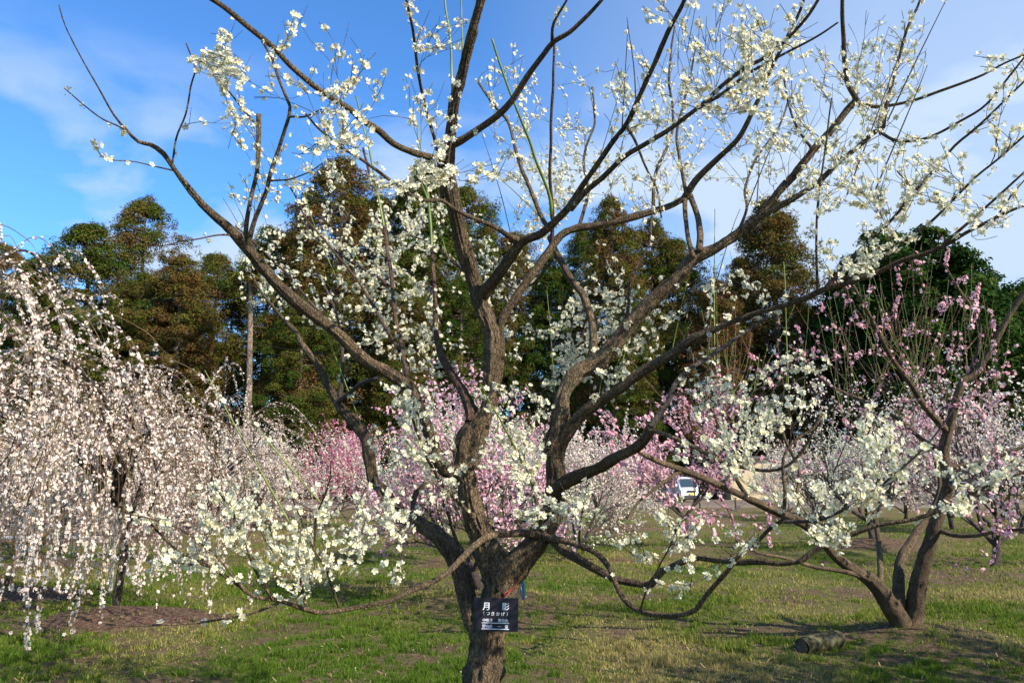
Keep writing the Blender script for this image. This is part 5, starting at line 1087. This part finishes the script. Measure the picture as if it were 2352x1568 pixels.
# van
PAINT = flat("van_white", (.78, .80, .82), .25, .6); GLASS = flat("van_glass", (.03, .05, .06), .08, .9); TYRE = flat("tyre", (.02, .02, .02), .8); RIM = flat("rim", (.4, .4, .42), .3, .6, 0, .8); LAMP = flat("headlamp_glass", (.6, .65, .7), .1, .9); PLATE = flat("plate_yellow", (.75, .6, .1), .5); GRILL = flat("grille_black", (.03, .03, .035), .5)
a = pt(1588, 1130, 57); ve = empty("van", (a[0], 57, .055), R(12)); tag(ve, "white minivan parked on the far road facing the camera", "van")
# body: side outline (y along the length, nose at y = 0) lofted across the width
out = [(0, .28), (-.02, .55), (.04, .82), (.30, .98), (.85, 1.62), (1.15, 1.72), (2.3, 1.78), (3.2, 1.74), (3.38, 1.5), (3.42, .8), (3.40, .28)]
secs = [(-.74, .90, .0), (-.70, .97, .02), (-.40, 1.0, 0), (0, 1.015, -.02), (.40, 1.0, 0), (.70, .97, .02), (.74, .90, .0)]
v = []; f = []; n = len(out)
for x_, sc_, of in secs:
    for (yy, zz) in out: v.append((x_ * (1 - .14 * max(0, (zz - 1.0))), 1.7 + (yy - 1.7) * (.97 + .03 * sc_) + of, .28 + (zz - .28) * sc_))
for i in range(len(secs) - 1):
    for j in range(n): f.append((i * n + j, i * n + (j + 1) % n, (i + 1) * n + (j + 1) % n, (i + 1) * n + j))
mb = MB(); mb.add(v, f, 0); mb.add(v, [tuple(range(n))], 0); mb.add(v, [tuple(range((len(secs) - 1) * n, len(secs) * n))[::-1]], 0); mb.build("body", PAINT, ve)
mb = MB(); mb.add([(-.60, .34, 1.03), (.60, .34, 1.03), (.52, .79, 1.59), (-.52, .79, 1.59), (0, .30, 1.04), (0, .76, 1.61)], [(0, 4, 5, 3), (4, 1, 2, 5)], 0); w = mb.build("windscreen", GLASS, ve); w.location = (0, -.035, .02)
for s_ in (-1, 1):
    mb = MB(); xx = s_ * .745; mb.add([(xx, .55, 1.05), (xx, 3.1, 1.08), (xx * .93, 3.0, 1.60), (xx * .93, 1.0, 1.60)], [(0, 1, 2, 3)], 0); mb.build("side_window", GLASS, ve).location = (s_ * .012, 0, 0)
    mb = MB(); mb.add([(s_ * .42, -.035, .72), (s_ * .70, .03, .74), (s_ * .70, .10, .90), (s_ * .46, .02, .84)], [(0, 1, 2, 3)], 0); mb.build("headlight", LAMP, ve)
    wbox(ve, "mirror", PAINT, (s_ * .84 - .08, .62, 1.05), (s_ * .84 + .08, .72, 1.25), .02)
    for yy in (.55, 2.85):
        mb = MB(); tube(mb, np.array([(s_ * .60, yy, .29), (s_ * .75, yy, .29)]), np.array([.29, .29]), 24); t_ = mb.build("wheel", TYRE, ve); mb = MB(); tube(mb, np.array([(s_ * .74, yy, .29), (s_ * .80, yy, .29)]), np.array([.17, .15]), 16); mb.build("rim", RIM, t_)
wbox(ve, "grille", GRILL, (-.34, -.075, .70), (.34, -.04, .82)); wbox(ve, "bumper", GRILL, (-.55, -.085, .34), (.55, -.04, .46), .01); wbox(ve, "number_plate", PLATE, (-.165, -.105, .49), (.165, -.087, .65))
# stakes along the far edge of the lawn
for i, px_ in enumerate((1325, 1399, 1476, 1548, 1608, 1690)):
    x, y = gpt(px_, 1168); mb = MB(); tube(mb, np.array([(0, 0, -.1), (0, 0, .3), (0, 0, .62)]), np.array([.045, .045, .04]), 8); o = mb.build("edge_post", POST); o.location = (x, y, 0)
    tag(o, ["first", "second", "third", "fourth", "fifth", "rightmost"][i] + " short dark post from the left along the lawn's far edge", "post", "posts along the far lawn edge")
